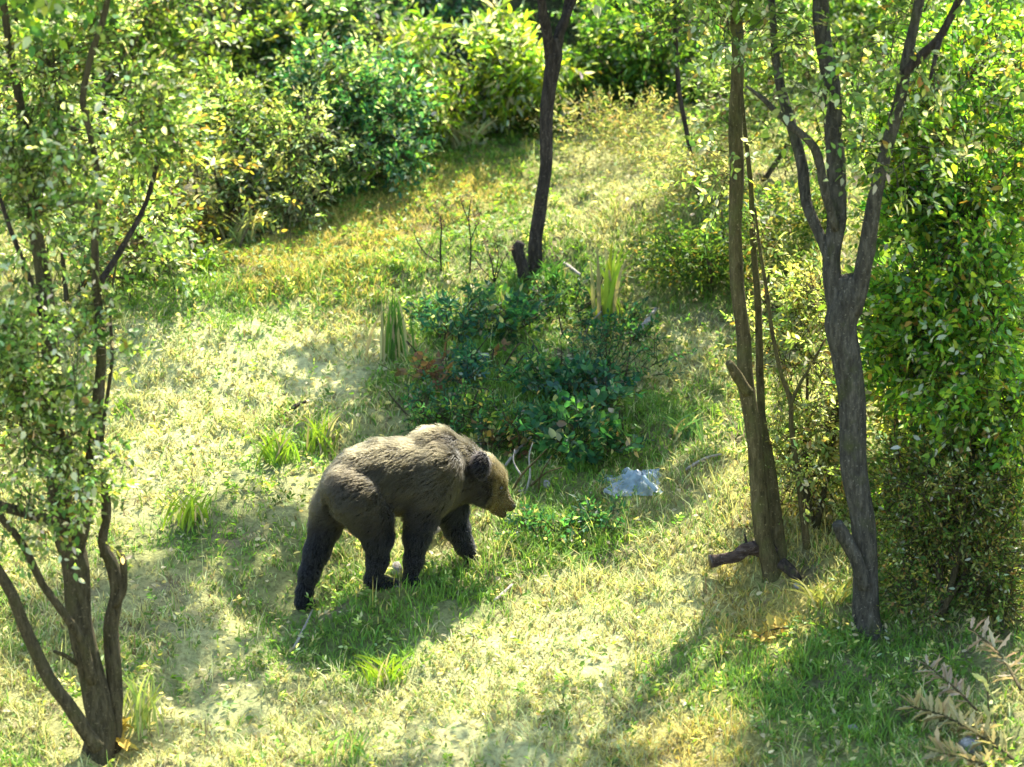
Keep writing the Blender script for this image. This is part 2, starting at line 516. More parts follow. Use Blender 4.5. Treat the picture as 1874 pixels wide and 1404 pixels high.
# ------------------------------------------------------------------ foliage builder
def fill(ells, n, clump=2.2, gap=0.42, seed=0, shell=2.0):
    """sprig positions inside ellipsoids (cx,cy,cz,rx,ry,rz), with gaps; returns positions and outward directions"""
    vol = np.array([e[3] * e[4] * e[5] for e in ells]); vol /= vol.sum()
    P, O = [], []
    for e, v in zip(ells, vol):
        m_ = int(n * v * 2.2) + 8
        dirs = unit(RNG.normal(0, 1, (m_, 3)))
        r = RNG.random(m_) ** (1 / shell)
        lump = 0.5 + 0.95 * vnoise(dirs * 2.0 + 9 + seed, seed)
        q = np.array(e[:3]) + dirs * (r * lump)[:, None] * np.array(e[3:])
        keep = vnoise(q * clump + 40, seed + 11) > gap
        q, dd = q[keep], dirs[keep]
        t = int(n * v)
        P.append(q[:t]); O.append(dd[:t])
    return np.concatenate(P), np.concatenate(O)

def pell(px, py, rx, ry, Y, dy):     # ellipsoid seen at a pixel, standing at depth Y
    c = at(px, py, Y); s = ppm(Y)
    return (c[0], c[1], c[2], rx * s, dy, ry * s)

def sprigs(P, O, length, k, leaf, wr, pal, up=0.3, droop=0.2, twig=True, spread=0.9):
    n = len(P)
    D = unit(O + np.array([0, 0, up]) + RNG.normal(0, .55, (n, 3)))
    L = length * RNG.uniform(.6, 1.3, n)
    base_tint = RNG.uniform(0.75, 1.25, (n, 1)) * (1 + RNG.normal(0, .08, (n, 3)))
    ref = unit(RNG.normal(0, 1, (n, 3)) + np.array([0, 0, .6]))
    S = unit(np.cross(D, ref)); Nn = np.cross(S, D)
    Nn = np.where(Nn[:, 2:3] < 0, -Nn, Nn)
    LP, LD, LN, LL, LC = [], [], [], [], []
    for j in range(k):
        t = (j + 0.6) / k
        sg = 1 if j % 2 else -1
        p = P + D * (L * t)[:, None] - np.array([0, 0, 1.0]) * (L * t * t * droop)[:, None]
        ld = unit(D * RNG.uniform(.3, 1, (n, 1)) + S * sg * spread * RNG.uniform(.6, 1.2, (n, 1)) + RNG.normal(0, .25, (n, 3)) - np.array([0, 0, droop]))
        if j == k - 1: ld = unit(D + RNG.normal(0, .2, (n, 3)))
        LP.append(p); LD.append(ld); LN.append(unit(Nn + RNG.normal(0, .5, (n, 3))))
        LL.append(leaf * RNG.uniform(.6, 1.25, n) * (1.0 - 0.25 * abs(t - .5)))
        LC.append(palette_pick(pal, n) * base_tint)
    V, F, c = leaves(np.concatenate(LP), np.concatenate(LD), np.concatenate(LN), np.concatenate(LL), wr, np.clip(np.concatenate(LC), .008, .85), droop=0.18)
    tw = None
    if twig:
        # each twig is a thin three-sided spindle running back towards the crown
        a0 = P - D * (L * 0.35)[:, None]; a1 = P + D * (L * .9)[:, None] - np.array([0, 0, 1.0]) * (L * .8 * droop)[:, None]
        w = 0.004
        ring = [S * w, (-0.5 * S + 0.87 * Nn) * w, (-0.5 * S - 0.87 * Nn) * w]
        tv = np.stack([a0 + r_ for r_ in ring] + [a1 + r_ * .4 for r_ in ring], 1).reshape(-1, 3)
        b_ = np.arange(n)[:, None] * 6
        tf = np.concatenate([b_ + np.array([[q, (q + 1) % 3, 3 + (q + 1) % 3, 3 + q]]) for q in range(3)], 0)
        tw = (tv, tf)
    return V, F, c, tw

LEAF_MESH = {}
def loose_leaf_mesh(key, col):
    if key not in LEAF_MESH:
        V, F, c = leaves(np.zeros((1, 3)), np.array([[1., 0, 0]]), np.array([[0, 0, 1.]]), np.array([1.0]), .55, np.array([col]), droop=.2)
        LEAF_MESH[key] = mesh_np('leaf', V, F, LEAF, c)
    return LEAF_MESH[key]

def add_leaf_parts(parent, P, base, size, cols, key):
    for q, p in enumerate(P):
        o = bpy.data.objects.new('leaf', loose_leaf_mesh((key, q % len(cols)), cols[q % len(cols)]))
        COL.objects.link(o); o.parent = parent
        o.location = p - base
        s = size * random.uniform(.8, 1.3)
        o.scale = (s, s, s)
        o.rotation_euler = (random.uniform(-.9, .9), random.uniform(-.2, 1.1), random.uniform(0, 6.28))

def foliage(t, base, ells, n, length, k, leaf, wr, pal, seed, name='crown', twigmat=None, **kw):
    fk = {q: kw.pop(q) for q in ('clump', 'gap', 'shell') if q in kw}
    P, O = fill(ells, n, seed=seed, **fk)
    V, F, c, tw = sprigs(P, O, length, k, leaf, wr, pal, **kw)
    o = link(name, mesh_np(name, V - base, F, LEAF, c), t); o['kind'] = 'stuff'
    if tw is not None:
        q = link('twigs', mesh_np('twigs', tw[0] - base, tw[1], twigmat or BARK_L), t); q['kind'] = 'stuff'
    return o, P

def stem_part(t, base, name, pts, Y, mat, dy=0.0, sides=10, seed=0, rough=0.12):
    """pts: (pixel x, pixel y, width in pixels[, depth offset]) along one stem, centred on depth Y"""
    P, R = [], []
    for q, p in enumerate(pts):
        off = p[3] if len(p) > 3 else dy * (q / max(len(pts) - 1, 1))
        wob = (p[2] * .1) * math.sin(q * 2.3 + seed * 1.7) if 0 < q < len(pts) - 1 else 0
        P.append(at(p[0] + wob, p[1], Y + off)); R.append(WS * p[2] / 2 * ppm(Y + off))
    g = Geo(); V, F = tube(P, R, sides, 4, rough, seed); g.add(V, F)
    return g.build(name, mat, t, base)

# palettes (linear colours); pale entries stand for silvery undersides and painted sun glints
PAL_R = [(4, (0.085, 0.19, 0.022)), (3, (0.15, 0.28, 0.03)), (2.4, (0.26, 0.36, 0.035)), (1.2, (0.04, 0.12, 0.03)), (1.1, (0.44, 0.48, 0.34)), (0.4, (0.34, 0.22, 0.05))]
PAL_L = [(3, (0.115, 0.19, 0.05)), (3, (0.19, 0.27, 0.08)), (2, (0.26, 0.35, 0.07)), (1.2, (0.07, 0.12, 0.03)), (2.3, (0.5, 0.51, 0.36)), (0.3, (0.3, 0.2, 0.06))]
PAL_GREY = [(3, (0.16, 0.22, 0.07)), (2, (0.26, 0.31, 0.13)), (1.4, (0.44, 0.47, 0.34)), (1, (0.07, 0.12, 0.04))]
PAL_TEAL = [(3, (0.035, 0.11, 0.05)), (2, (0.07, 0.18, 0.07)), (1.4, (0.15, 0.25, 0.06)), (1.0, (0.42, 0.48, 0.38))]
PAL_MID = [(3, (0.06, 0.14, 0.03)), (2, (0.12, 0.22, 0.03)), (1, (0.22, 0.32, 0.03)), (.6, (0.4, 0.44, 0.32))]
PAL_YEL = [(3, (0.24, 0.28, 0.08)), (2, (0.36, 0.37, 0.17)), (1.6, (0.14, 0.2, 0.05)), (.5, (0.36, 0.25, 0.08)), (.8, (.5, .5, .36))]
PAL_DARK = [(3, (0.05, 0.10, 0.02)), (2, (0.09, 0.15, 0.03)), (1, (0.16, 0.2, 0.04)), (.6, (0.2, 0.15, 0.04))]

# low meadow herbs: loose leafy sprigs in drifts
x, y, z = in_view(9000)
dr = fbm(x, y, 1.9, 88, 3); g, d, yl = veg(x, y)
k = (RNG.random(len(x)) < sst(.42, .68, dr) * (1 - .7 * d)) & (y - .42 * x < 5.2) & ((y - .42 * x < 2.0) | (x > 1.0) | (RNG.random(len(x)) < .12))
x, y, z, g = x[k], y[k], z[k], g[k]
HPOS = np.stack([x, y, z], -1)
Vh, Fh, ch, _ = sprigs(HPOS, np.tile([[0, 0, 1.]], (len(x), 1)), .13, 10, .042, .42,
                       [(3, (.12, .2, .045)), (2, (.2, .26, .07)), (2, (.36, .35, .16)), (1, (.5, .48, .3)), (1.2, (.07, .13, .03))], up=.6, twig=False)
tag(link('meadow_herbs', mesh_np('meadow_herbs', Vh, Fh, LEAF, ch)), 'low grey green herbs drifting through the dry meadow', 'herbs', kind='stuff')

# ------------------------------------------------------------------ trees
# forked tree on the right
WS = .79                             # stem width factor of the tree being built
B = ground(1588, 1148); Yr = B[1]
T = thing('forked_tree', B, 'tall forked grey tree right of the twin trunk tree, long shadow at its foot', 'tree')
stem_part(T, B, 'trunk', [(1598, 1175, 84), (1590, 1140, 68), (1583, 1050, 60), (1576, 950, 58), (1568, 850, 62), (1556, 750, 64), (1546, 650, 68), (1545, 590, 74), (1549, 540, 74), (1552, 505, 50)], Yr, BARK_R, sides=16, seed=1, rough=0.1)
stem_part(T, B, 'limb', [(1540, 590, 50), (1524, 490, 46), (1527, 400, 44), (1535, 330, 44), (1526, 250, 42), (1518, 150, 40), (1508, 60, 38), (1498, -60, 34), (1485, -250, 28), (1490, -480, 20), (1470, -700, 10)], Yr, BARK_R, dy=.3, seed=2)
stem_part(T, B, 'limb', [(1560, 570, 48), (1580, 480, 40), (1600, 370, 33), (1625, 270, 31), (1645, 180, 29), (1665, 90, 26), (1682, 0, 23), (1705, -140, 19), (1740, -320, 14), (1750, -520, 8)], Yr, BARK_R, dy=-.5, seed=3)
stem_part(T, B, 'limb', [(1528, 500, 26), (1500, 430, 26), (1478, 370, 27), (1463, 290, 27), (1440, 200, 24), (1422, 120, 20), (1412, 20, 17), (1400, -120, 13), (1380, -300, 8)], Yr, BARK_R, dy=.5, seed=4)
stem_part(T, B, 'branch', [(1530, 420, 20), (1512, 350, 22), (1490, 272, 22), (1442, 226, 16), (1396, 180, 11), (1366, 158, 6)], Yr, BARK_R, dy=-.35, seed=5)
stem_part(T, B, 'branch', [(1655, 135, 20), (1688, 100, 22), (1722, 62, 20), (1762, -10, 17), (1810, -90, 12)], Yr - .4, BARK_D, dy=-.2, seed=6)
stem_part(T, B, 'branch', [(1722, 62, 16), (1712, 100, 12), (1702, 145, 8)], Yr - .5, BARK_D, dy=-.1, seed=7)
stem_part(T, B, 'broken_stub', [(1582, 1075, 36), (1566, 1020, 34), (1545, 980, 32), (1532, 958, 24)], Yr - .08, BARK_R, dy=-.1, seed=8, rough=.2)
ells = [pell(1560, 60, 190, 110, Yr + .3, .7), pell(1700, 40, 150, 140, Yr - .2, .7), pell(1480, 200, 130, 120, Yr + .4, .5), pell(1640, 230, 130, 120, Yr + .2, .6), pell(1500, 430, 70, 70, Yr + .2, .35),
        pell(1330, 40, 110, 80, Yr + .3, .5)]
_, P = foliage(T, B, ells, 430, .22, 9, .06, .5, PAL_L, 3, gap=.58, clump=3, twigmat=BARK_R)
ells = [pell(1600, -260, 330, 190, Yr, 1.2), pell(1480, -480, 280, 200, Yr + .3, 1.1), pell(1740, -420, 260, 200, Yr - .3, 1.0)]
foliage(T, B, ells, 1200, .3, 9, .09, .6, PAL_MID, 5, gap=.4, name='upper_crown', twig=False)
add_leaf_parts(T, np.array([at(RNG.uniform(1400, 1800), RNG.uniform(20, 380), Yr - RNG.uniform(.3, .8)) for _ in range(60)]), B, .06, [(0.25, .34, .03), (.42, .46, .33), (.12, .22, .03)], 'r')

# twin trunk tree
B = ground(1418, 1052); Ys = B[1]
T = thing('twin_trunk_tree', B, 'slender olive tree with two joined trunks beside the cut log', 'tree')
stem_part(T, B, 'trunk', [(1412, 1075, 60), (1409, 1045, 50), (1400, 980, 42), (1386, 880, 40), (1376, 780, 38), (1368, 700, 36), (1358, 620, 33), (1350, 520, 33), (1347, 420, 31), (1345, 320, 33), (1348, 220, 32), (1350, 120, 29), (1345, 20, 27), (1338, -130, 22), (1330, -330, 14)], Ys, BARK_S, dy=.4, sides=14, seed=11)
stem_part(T, B, 'trunk', [(1436, 1070, 48), (1431, 1040, 40), (1422, 960, 32), (1407, 850, 24), (1396, 760, 20), (1389, 650, 18), (1386, 540, 16), (1379, 440, 14), (1373, 340, 12), (1360, 200, 9), (1350, 60, 6)], Ys + .06, BARK_S, dy=.5, seed=12)
stem_part(T, B, 'broken_stub', [(1370, 720, 24), (1352, 690, 26), (1334, 664, 18)], Ys, BARK_S, dy=-.1, seed=13, rough=.25)
stem_part(T, B, 'root', [(1430, 1030, 30), (1446, 1046, 26), (1462, 1062, 18)], Ys - .05, BARK_D, dy=-.1, seed=14)
ells = [pell(1345, 300, 60, 150, Ys + .4, .3), pell(1320, 80, 110, 100, Ys + .4, .5), pell(1400, 380, 50, 90, Ys + .3, .3)]
foliage(T, B, ells, 210, .22, 8, .06, .5, PAL_L, 7, gap=.45, twigmat=BARK_S)
ells = [pell(1300, -200, 300, 150, Ys + .4, 1.1), pell(1380, -380, 260, 170, Ys + .2, 1.0)]
foliage(T, B, ells, 520, .34, 8, .12, .6, PAL_MID, 8, gap=.5, name='upper_crown', twig=False)

# thin curved sapling between them
B = ground(1472, 1000); Yt = B[1]
T = thing('curved_sapling', B, 'thin curving dark sapling between the twin trunk and forked trees', 'sapling')
stem_part(T, B, 'stem', [(1478, 1010, 20), (1470, 950, 17), (1458, 860, 13), (1449, 780, 12), (1446, 735, 12), (1430, 685, 10), (1414, 610, 10), (1402, 530, 9), (1390, 450, 7), (1382, 380, 5)], Yt, BARK_S, dy=-.15, seed=21)
stem_part(T, B, 'branch', [(1447, 740, 9), (1462, 705, 8), (1490, 660, 6), (1510, 620, 4)], Yt - .1, BARK_S, dy=.1, seed=22)
foliage(T, B, [pell(1450, 850, 50, 80, Yt, .25), pell(1500, 650, 40, 60, Yt, .25), pell(1395, 440, 30, 60, Yt, .2)], 60, .16, 7, .05, .45, PAL_YEL, 9, gap=.3, twigmat=BARK_S)

# many stemmed tree on the left
WS = .78
B = ground(188, 1388); Yl = B[1]
T = thing('many_stemmed_tree', B, 'old leafy tree with several brown stems at the left edge', 'tree')
stem_part(T, B, 'trunk', [(190, 1425, 96), (186, 1385, 76), (180, 1330, 66), (166, 1230, 60), (150, 1130, 60), (132, 1040, 64), (120, 960, 66), (110, 880, 58), (105, 790, 54), (100, 700, 48), (90, 600, 42), (76, 500, 36), (60, 380, 30), (45, 250, 24), (20, 100, 19), (0, -60, 15), (-20, -300, 9)], Yl, BARK_L, dy=.4, sides=16, seed=31, rough=.15)
stem_part(T, B, 'stem', [(204, 1385, 50), (208, 1320, 42), (207, 1240, 40), (206, 1150, 36), (212, 1080, 34), (204, 1030, 30), (190, 990, 24), (196, 930, 18), (188, 850, 14)], Yl + .1, BARK_L, dy=.1, sides=12, seed=32, rough=.15)
stem_part(T, B, 'stem', [(140, 1010, 34), (152, 950, 32), (168, 850, 30), (178, 740, 27), (184, 640, 24), (180, 540, 21), (172, 440, 18), (180, 330, 16), (160, 220, 14), (150, 180, 16), (168, 100, 16), (192, 25, 15), (215, -100, 11)], Yl + .1, BARK_L, dy=-.3, seed=33)
stem_part(T, B, 'stem', [(186, 1020, 10), (190, 920, 11), (187, 800, 11), (204, 660, 9), (202, 560, 7), (215, 470, 5)], Yl + .25, BARK_L, dy=.2, seed=34)
stem_part(T, B, 'leaning_stem', [(178, 1368, 40), (160, 1340, 36), (128, 1298, 33), (90, 1240, 33), (52, 1162, 31), (20, 1090, 28), (-18, 1020, 26), (-80, 930, 22), (-140, 800, 16)], Yl - .15, BARK_L, dy=-.3, seed=35)
stem_part(T, B, 'stem', [(168, 1250, 26), (150, 1180, 24), (120, 1128, 21), (78, 1066, 19), (42, 1000, 18), (5, 950, 16), (-40, 880, 12)], Yl - .05, BARK_L, dy=-.35, seed=36)
stem_part(T, B, 'branch', [(134, 975, 32), (100, 958, 30), (60, 942, 27), (15, 930, 25), (-40, 915, 20)], Yl, BARK_L, dy=-.2, seed=37)
stem_part(T, B, 'branch', [(140, 1215, 12), (120, 1200, 11), (98, 1192, 7)], Yl, BARK_L, dy=-.1, seed=38, sides=6)
stem_part(T, B, 'branch', [(210, 1110, 16), (226, 1080, 18), (224, 1030, 20), (216, 1008, 16)], Yl + .1, BARK_L, dy=-.05, seed=39, sides=6)
stem_part(T, B, 'branch', [(182, 520, 16), (230, 440, 14), (268, 370, 12), (290, 290, 11), (305, 230, 9), (330, 150, 7)], Yl + .2, BARK_D, dy=.3, seed=40)
stem_part(T, B, 'branch', [(90, 620, 16), (50, 500, 13), (20, 420, 11), (-10, 330, 9)], Yl, BARK_D, dy=-.3, seed=41)
ells = [pell(90, 120, 190, 170, Yl + .2, .8), pell(60, 380, 150, 150, Yl, .7), pell(240, 230, 120, 190, Yl + .4, .6), pell(270, 80, 130, 110, Yl + .4, .6), pell(250, 400, 90, 80, Yl + .5, .4), pell(60, 590, 120, 100, Yl - .05, .5), pell(40, 780, 110, 110, Yl - .15, .45),
        pell(60, 900, 90, 60, Yl - .1, .4), pell(185, 480, 80, 80, Yl + .2, .4), pell(150, 640, 70, 90, Yl - .1, .3), pell(120, 760, 75, 100, Yl - .2, .3), pell(165, 870, 60, 80, Yl - .05, .25), pell(30, 680, 90, 90, Yl - .2, .4)]
_, P = foliage(T, B, ells, 1850, .22, 9, .055, .5, PAL_L, 13, gap=.55, clump=3.0)
ells = [pell(40, 700, 110, 110, Yl - .3, .35), pell(110, 800, 90, 110, Yl - .25, .3), pell(40, 900, 100, 110, Yl - .25, .3), pell(165, 880, 70, 120, Yl - .1, .25), pell(110, 640, 100, 90, Yl - .2, .35)]
foliage(T, B, ells, 300, .22, 9, .05, .5, PAL_L, 17, gap=.55, clump=3.6, name='lower_crown', droop=.35)
ells = [pell(60, -220, 280, 200, Yl, 1.0)]
foliage(T, B, ells, 420, .3, 9, .08, .55, PAL_MID, 14, gap=.4, name='upper_crown', twig=False)
add_leaf_parts(T, np.array([at(RNG.uniform(0, 300) if q < 70 else RNG.uniform(0, 190), RNG.uniform(20, 420) if q < 70 else RNG.uniform(450, 950), Yl - RNG.uniform(.3, .75)) for q in range(130)]), B, .055,
               [(0.5, .5, .36), (.28, .33, .06), (.2, .25, .06), (.55, .55, .45)], 'l')

WS = .76
# tree in the middle of the slope, its unseen crown above the picture is shaped to shade bank and slope
B = ground(974, 497); Ym = B[1]
T = thing('slim_dark_tree', B, 'slim dark single trunk tree standing alone in mid meadow', 'tree')
stem_part(T, B, 'trunk', [(972, 512, 42), (976, 490, 35), (981, 440, 33), (990, 380, 32), (997, 300, 29), (1002, 220, 31), (1007, 150, 34), (1011, 100, 42), (1012, 70, 28)], Ym, BARK_D, sides=14, seed=51)
stem_part(T, B, 'limb', [(1007, 105, 30), (1000, 60, 25), (993, 0, 22), (985, -100, 20), (965, -300, 17), (945, -560, 13), (930, -800, 7)], Ym, BARK_D, dy=-.4, seed=52)
stem_part(T, B, 'limb', [(1014, 110, 32), (1025, 65, 26), (1037, 20, 22), (1045, -50, 20), (1075, -260, 17), (1100, -560, 13), (1110, -850, 7)], Ym, BARK_D, dy=.4, seed=53)
ells = [pell(800, -740, 220, 160, Ym, .8), pell(880, -950, 240, 150, Ym + .1, .9)]
foliage(T, B, ells, 460, .28, 8, .12, .6, PAL_MID, 15, gap=.56, clump=2.2, twig=False)
ells = [pell(980, -200, 150, 75, Ym + .6, .5), pell(1160, -205, 150, 75, Ym + .6, .5), pell(1330, -210, 150, 75, Ym + .6, .5), pell(1090, -180, 160, 70, Ym - .05, .4), pell(1270, -180, 150, 70, Ym - .05, .4), pell(1420, -180, 110, 60, Ym - .6, .4)]
foliage(T, B, ells, 800, .25, 8, .13, .62, PAL_MID, 18, gap=.36, clump=3, name='lower_crown', twig=False)  # out-of-view leaves added to shade the bank and the bag
stem_part(T, B, 'limb', [(1010, 95, 18), (1080, -60, 14), (1170, -170, 11), (1290, -215, 7), (1380, -240, 4)], Ym, BARK_D, dy=.6, seed=54)

B = ground(958, 503)
T = thing('tree_stump', B, 'short dark broken stump leaning against the slim mid meadow tree', 'stump')
stem_part(T, B, 'wood', [(960, 512, 34), (953, 485, 28), (949, 458, 28), (953, 443, 22)], B[1] - .08, BARK_D, seed=55, sides=10, rough=.2)

B = ground(1283, 380)
T = thing('bent_sapling', B, 'thin bent bare sapling in the grass behind the twin trunk tree', 'sapling')
stem_part(T, B, 'stem', [(1285, 390, 17), (1278, 345, 13), (1268, 300, 12), (1255, 240, 12), (1244, 170, 12), (1238, 100, 12), (1231, -20, 10), (1225, -140, 6)], B[1], BARK_D, seed=56, sides=8)
foliage(T, B, [pell(1240, 40, 70, 80, B[1], .35)], 60, .25, 7, .07, .5, PAL_DARK, 16, gap=.3, twigmat=BARK_D)

# ------------------------------------------------------------------ shrubs
def shrub(name, label, cat, bx, by, ells, n, leaf, pal, seed, group=None, length=.26, k=9, wr=.5, stems=3, stemr=.022, **kw):
    B = ground(bx, by); Y = B[1]
    t = thing(name, B, label, cat, group)
    E = [pell(e[0], e[1], e[2], e[3], Y + e[4], e[5]) for e in ells]
    for e in list(E):                # side shoots break the outline
        for _ in range(4):
            d_ = unit(RNG.normal(0, 1, 3) * [1, .6, 1])
            E.append((e[0] + d_[0] * e[3], e[1] + d_[1] * e[4], e[2] + abs(d_[2]) * e[5] * RNG.choice([1, 1, -.4]), e[3] * .42, e[4] * .42, e[5] * .5))
    foliage(t, B, E, n, length, k, leaf, wr, pal, seed, name='foliage', **kw)
    for q in range(stems):
        e = E[q % len(E)]
        top = np.array(e[:3]) + RNG.normal(0, .12, 3)
        mid = (B + top) / 2 + RNG.normal(0, .08, 3)
        V, F = tube([B + RNG.normal(0, .06, 3) * [1, 1, 0] - [0, 0, .05], mid, top], [stemr, stemr * .7, stemr * .28], 6, 4, .1, seed + q)
        g = Geo(); g.add(V, F); g.build('stem', BARK_L, t, B)
    return t

# hedge of shrubs along the back of the terrace, then the scrub higher up the hillside
BG = 'shrubs along the back of the terrace'
shrub('shrub', 'pale green shrub at left, behind the many stemmed tree\'s upper crown', 'shrub', 130, 560, [(130, 420, 170, 170, .2, .6), (80, 250, 160, 150, .6, .6), (230, 480, 110, 90, 0, .4)], 735, 0.058, PAL_L, 101, BG, gap=.38)
shrub('shrub', 'olive yellow shrub with brown stems above the bright green verge at left', 'shrub', 350, 455, [(340, 330, 120, 130, .2, .5), (400, 380, 90, 80, -.1, .4), (300, 410, 80, 60, -.1, .35)], 665, 0.055, [(3, (0.17, 0.2, 0.05)), (2, (.25, .26, .06)), (1.4, (.3, .2, .05)), (.5, (.42, .44, .32))], 102, BG, gap=.4)
shrub('shrub', 'greyish green feathery shrub where the yellow grass strip begins', 'shrub', 510, 400, [(500, 300, 100, 110, .1, .45), (540, 340, 70, 70, -.1, .35), (450, 360, 70, 60, 0, .35)], 560, 0.058, PAL_GREY, 103, BG, gap=.4, wr=.35)
shrub('shrub', 'dark teal shrub standing just left of the bright green grass', 'shrub', 640, 325, [(640, 220, 95, 110, .1, .45), (690, 270, 70, 60, -.1, .35), (620, 290, 60, 50, 0, .3)], 630, 0.062, PAL_TEAL, 104, BG, gap=.36)
shrub('shrub', 'yellow and white leaved shrub left of the slim dark tree', 'shrub', 800, 255, [(880, 120, 110, 90, .2, .45), (800, 190, 90, 60, 0, .35), (930, 170, 70, 50, .1, .3)], 525, 0.101, [(3, (.24, .33, .03)), (2, (.42, .46, .34)), (2, (.08, .16, .03))], 105, BG, wr=.32, gap=.4)
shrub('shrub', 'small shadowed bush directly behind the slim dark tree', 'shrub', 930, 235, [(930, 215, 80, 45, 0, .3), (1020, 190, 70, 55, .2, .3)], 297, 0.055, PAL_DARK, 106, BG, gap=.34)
shrub('shrub', 'mid green shrub with glossy leaves right of the slim dark tree', 'shrub', 1090, 205, [(1090, 120, 80, 90, .1, .4), (1150, 160, 80, 50, .1, .35)], 490, 0.062, PAL_MID, 107, BG, gap=.38)
shrub('shrub', 'loose green shrub behind the bent sapling', 'shrub', 1210, 200, [(1210, 110, 80, 100, .2, .4), (1270, 160, 70, 60, .2, .35)], 455, 0.062, PAL_MID, 108, BG, gap=.4)
shrub('shrub', 'pale shrub glimpsed between the twin trunk and forked trees', 'shrub', 1400, 330, [(1400, 200, 110, 140, .3, .5), (1450, 300, 80, 70, 0, .4)], 560, 0.058, PAL_L, 109, BG, gap=.4)
shrub('shrub', 'ragged pale brush between the feathery and teal shrubs', 'shrub', 570, 365, [(575, 300, 60, 80, .1, .35), (590, 200, 70, 90, .5, .4)], 360, .06, PAL_GREY, 110, BG, gap=.4, wr=.35)
shrub('shrub', 'ragged green brush right of the teal shrub', 'shrub', 735, 280, [(735, 215, 70, 70, .1, .35), (760, 130, 70, 80, .5, .4)], 360, .062, PAL_GREY[:2] + PAL_MID[1:], 111, BG, gap=.4, wr=.35)
shrub('shrub', 'ragged yellowish brush left of the feathery shrub', 'shrub', 430, 425, [(425, 360, 60, 80, .1, .35), (430, 240, 80, 100, .5, .4)], 400, .06, PAL_L, 112, BG, gap=.4, wr=.4)
HG = 'scrub on the steep hillside'
shrub('hillside_bush', 'yellow green hillside bush at the top left corner', 'bush', 100, 380, [(60, 60, 220, 160, 1.6, .8), (250, 40, 160, 140, 1.6, .7)], 752, 0.062, PAL_L, 121, HG, gap=.34, stems=2)
shrub('hillside_bush', 'sunlit lime hillside bush above the olive yellow shrub', 'bush', 420, 330, [(400, 110, 150, 150, 1.4, .7), (330, 160, 90, 110, 1.0, .5)], 735, 0.062, [(3, (.16, .25, .04)), (2, (.26, .34, .05)), (1, (.07, .13, .03)), (.8, (.42, .45, .33))], 122, HG, gap=.34, stems=2)
shrub('hillside_bush', 'white blotched dark hillside bush above the greyish feathery shrub', 'bush', 560, 280, [(580, 90, 110, 150, 1.1, .6), (540, 170, 80, 90, .8, .4)], 700, 0.070, [(3, (.05, .11, .04)), (2, (.10, .18, .05)), (1.3, (.5, .53, .47))], 123, HG, gap=.36, stems=2)
shrub('hillside_bush', 'deep teal hillside bush at top centre left', 'bush', 720, 230, [(720, 60, 130, 110, 1.2, .6), (690, 140, 80, 70, .8, .4)], 752, 0.066, PAL_TEAL, 124, HG, gap=.34, stems=2)
shrub('hillside_bush', 'dark hillside bush filling the top behind the slim tree fork', 'bush', 940, 190, [(930, 20, 130, 80, 1.3, .6), (1020, 60, 90, 80, 1.1, .5)], 665, 0.062, PAL_DARK, 125, HG, gap=.34, stems=2)
shrub('hillside_bush', 'bright green hillside bush at top right of the slim tree', 'bush', 1150, 170, [(1130, 30, 130, 80, 1.3, .6), (1240, 50, 110, 90, 1.2, .5)], 700, 0.062, PAL_MID, 126, HG, gap=.34, stems=2)
shrub('hillside_bush', 'dim hillside bush behind the upper limbs of the forked tree', 'bush', 1450, 230, [(1400, 40, 160, 120, 1.3, .6), (1560, 120, 170, 170, 1.2, .7)], 840, 0.066, PAL_MID, 127, HG, gap=.34, stems=2)
shrub('hillside_bush', 'yellowish hillside bush in the top right corner', 'bush', 1750, 250, [(1760, 80, 170, 170, 1.0, .7)], 665, 0.066, PAL_R, 128, HG, gap=.34, stems=2)
# a second tier climbs the hillside above the frame and closes the gaps
for q, (bx, dx, pal, lab) in enumerate([(-4.2, 0, PAL_DARK, 'uppermost hillside bush at far left'), (-2.2, .3, PAL_TEAL, 'uppermost hillside bush left of centre'), (-.3, 0, PAL_DARK, 'uppermost hillside bush near centre'),
                                        (1.6, .2, PAL_MID, 'uppermost hillside bush right of centre'), (3.6, 0, PAL_DARK, 'uppermost hillside bush at far right')]):
    yb = 7.6 + .42 * bx + dx
    B = np.array([bx, yb, float(height(bx, yb))])
    t = thing('hillside_bush', B, lab + ', dark behind the others', 'bush', HG)
    foliage(t, B, [(bx, yb, B[2] + .6, 1.25, .8, .8), (bx + .7, yb + .3, B[2] + .9, .8, .7, .7)], 330, .32, 8, .12, .5, pal, 140 + q, name='foliage', gap=.3, twig=False)

# right hand side
DG = 'dry scrub behind the twin trunk tree'
PDRY = [(3, (.27, .26, .13)), (2, (.17, .19, .07)), (2, (.10, .14, .04)), (.8, (.42, .4, .26)), (.8, (.2, .14, .07))]  # straw and olive tones darkened to stand in for shade
shrub('dry_scrub', 'tall straw coloured growth right of the slim dark tree', 'scrub', 1110, 300, [(1110, 250, 90, 50, 0, .3), (1180, 270, 70, 55, 0, .3)], 330, .05, PDRY, 161, DG, wr=.22, length=.24, up=1.2, stems=0, gap=.36, twig=False)
shrub('dry_scrub', 'dusty scrub around the bent sapling\'s foot', 'scrub', 1270, 400, [(1260, 340, 80, 70, 0, .3), (1310, 300, 60, 70, .1, .3)], 360, .05, PDRY, 162, DG, wr=.25, length=.24, up=1.0, stems=0, gap=.36, twig=False)
shrub('dark_scrub', 'shadowy green scrub left of the twin trunk tree at mid height', 'scrub', 1290, 530, [(1280, 470, 75, 75, 0, .35), (1330, 420, 50, 70, .1, .3), (1240, 500, 60, 50, 0, .3)], 420, .052, PAL_DARK, 163, DG, wr=.35, length=.2, up=.7, stems=3, gap=.36, twig=False)  # dark leaf colours paint the shade on this patch
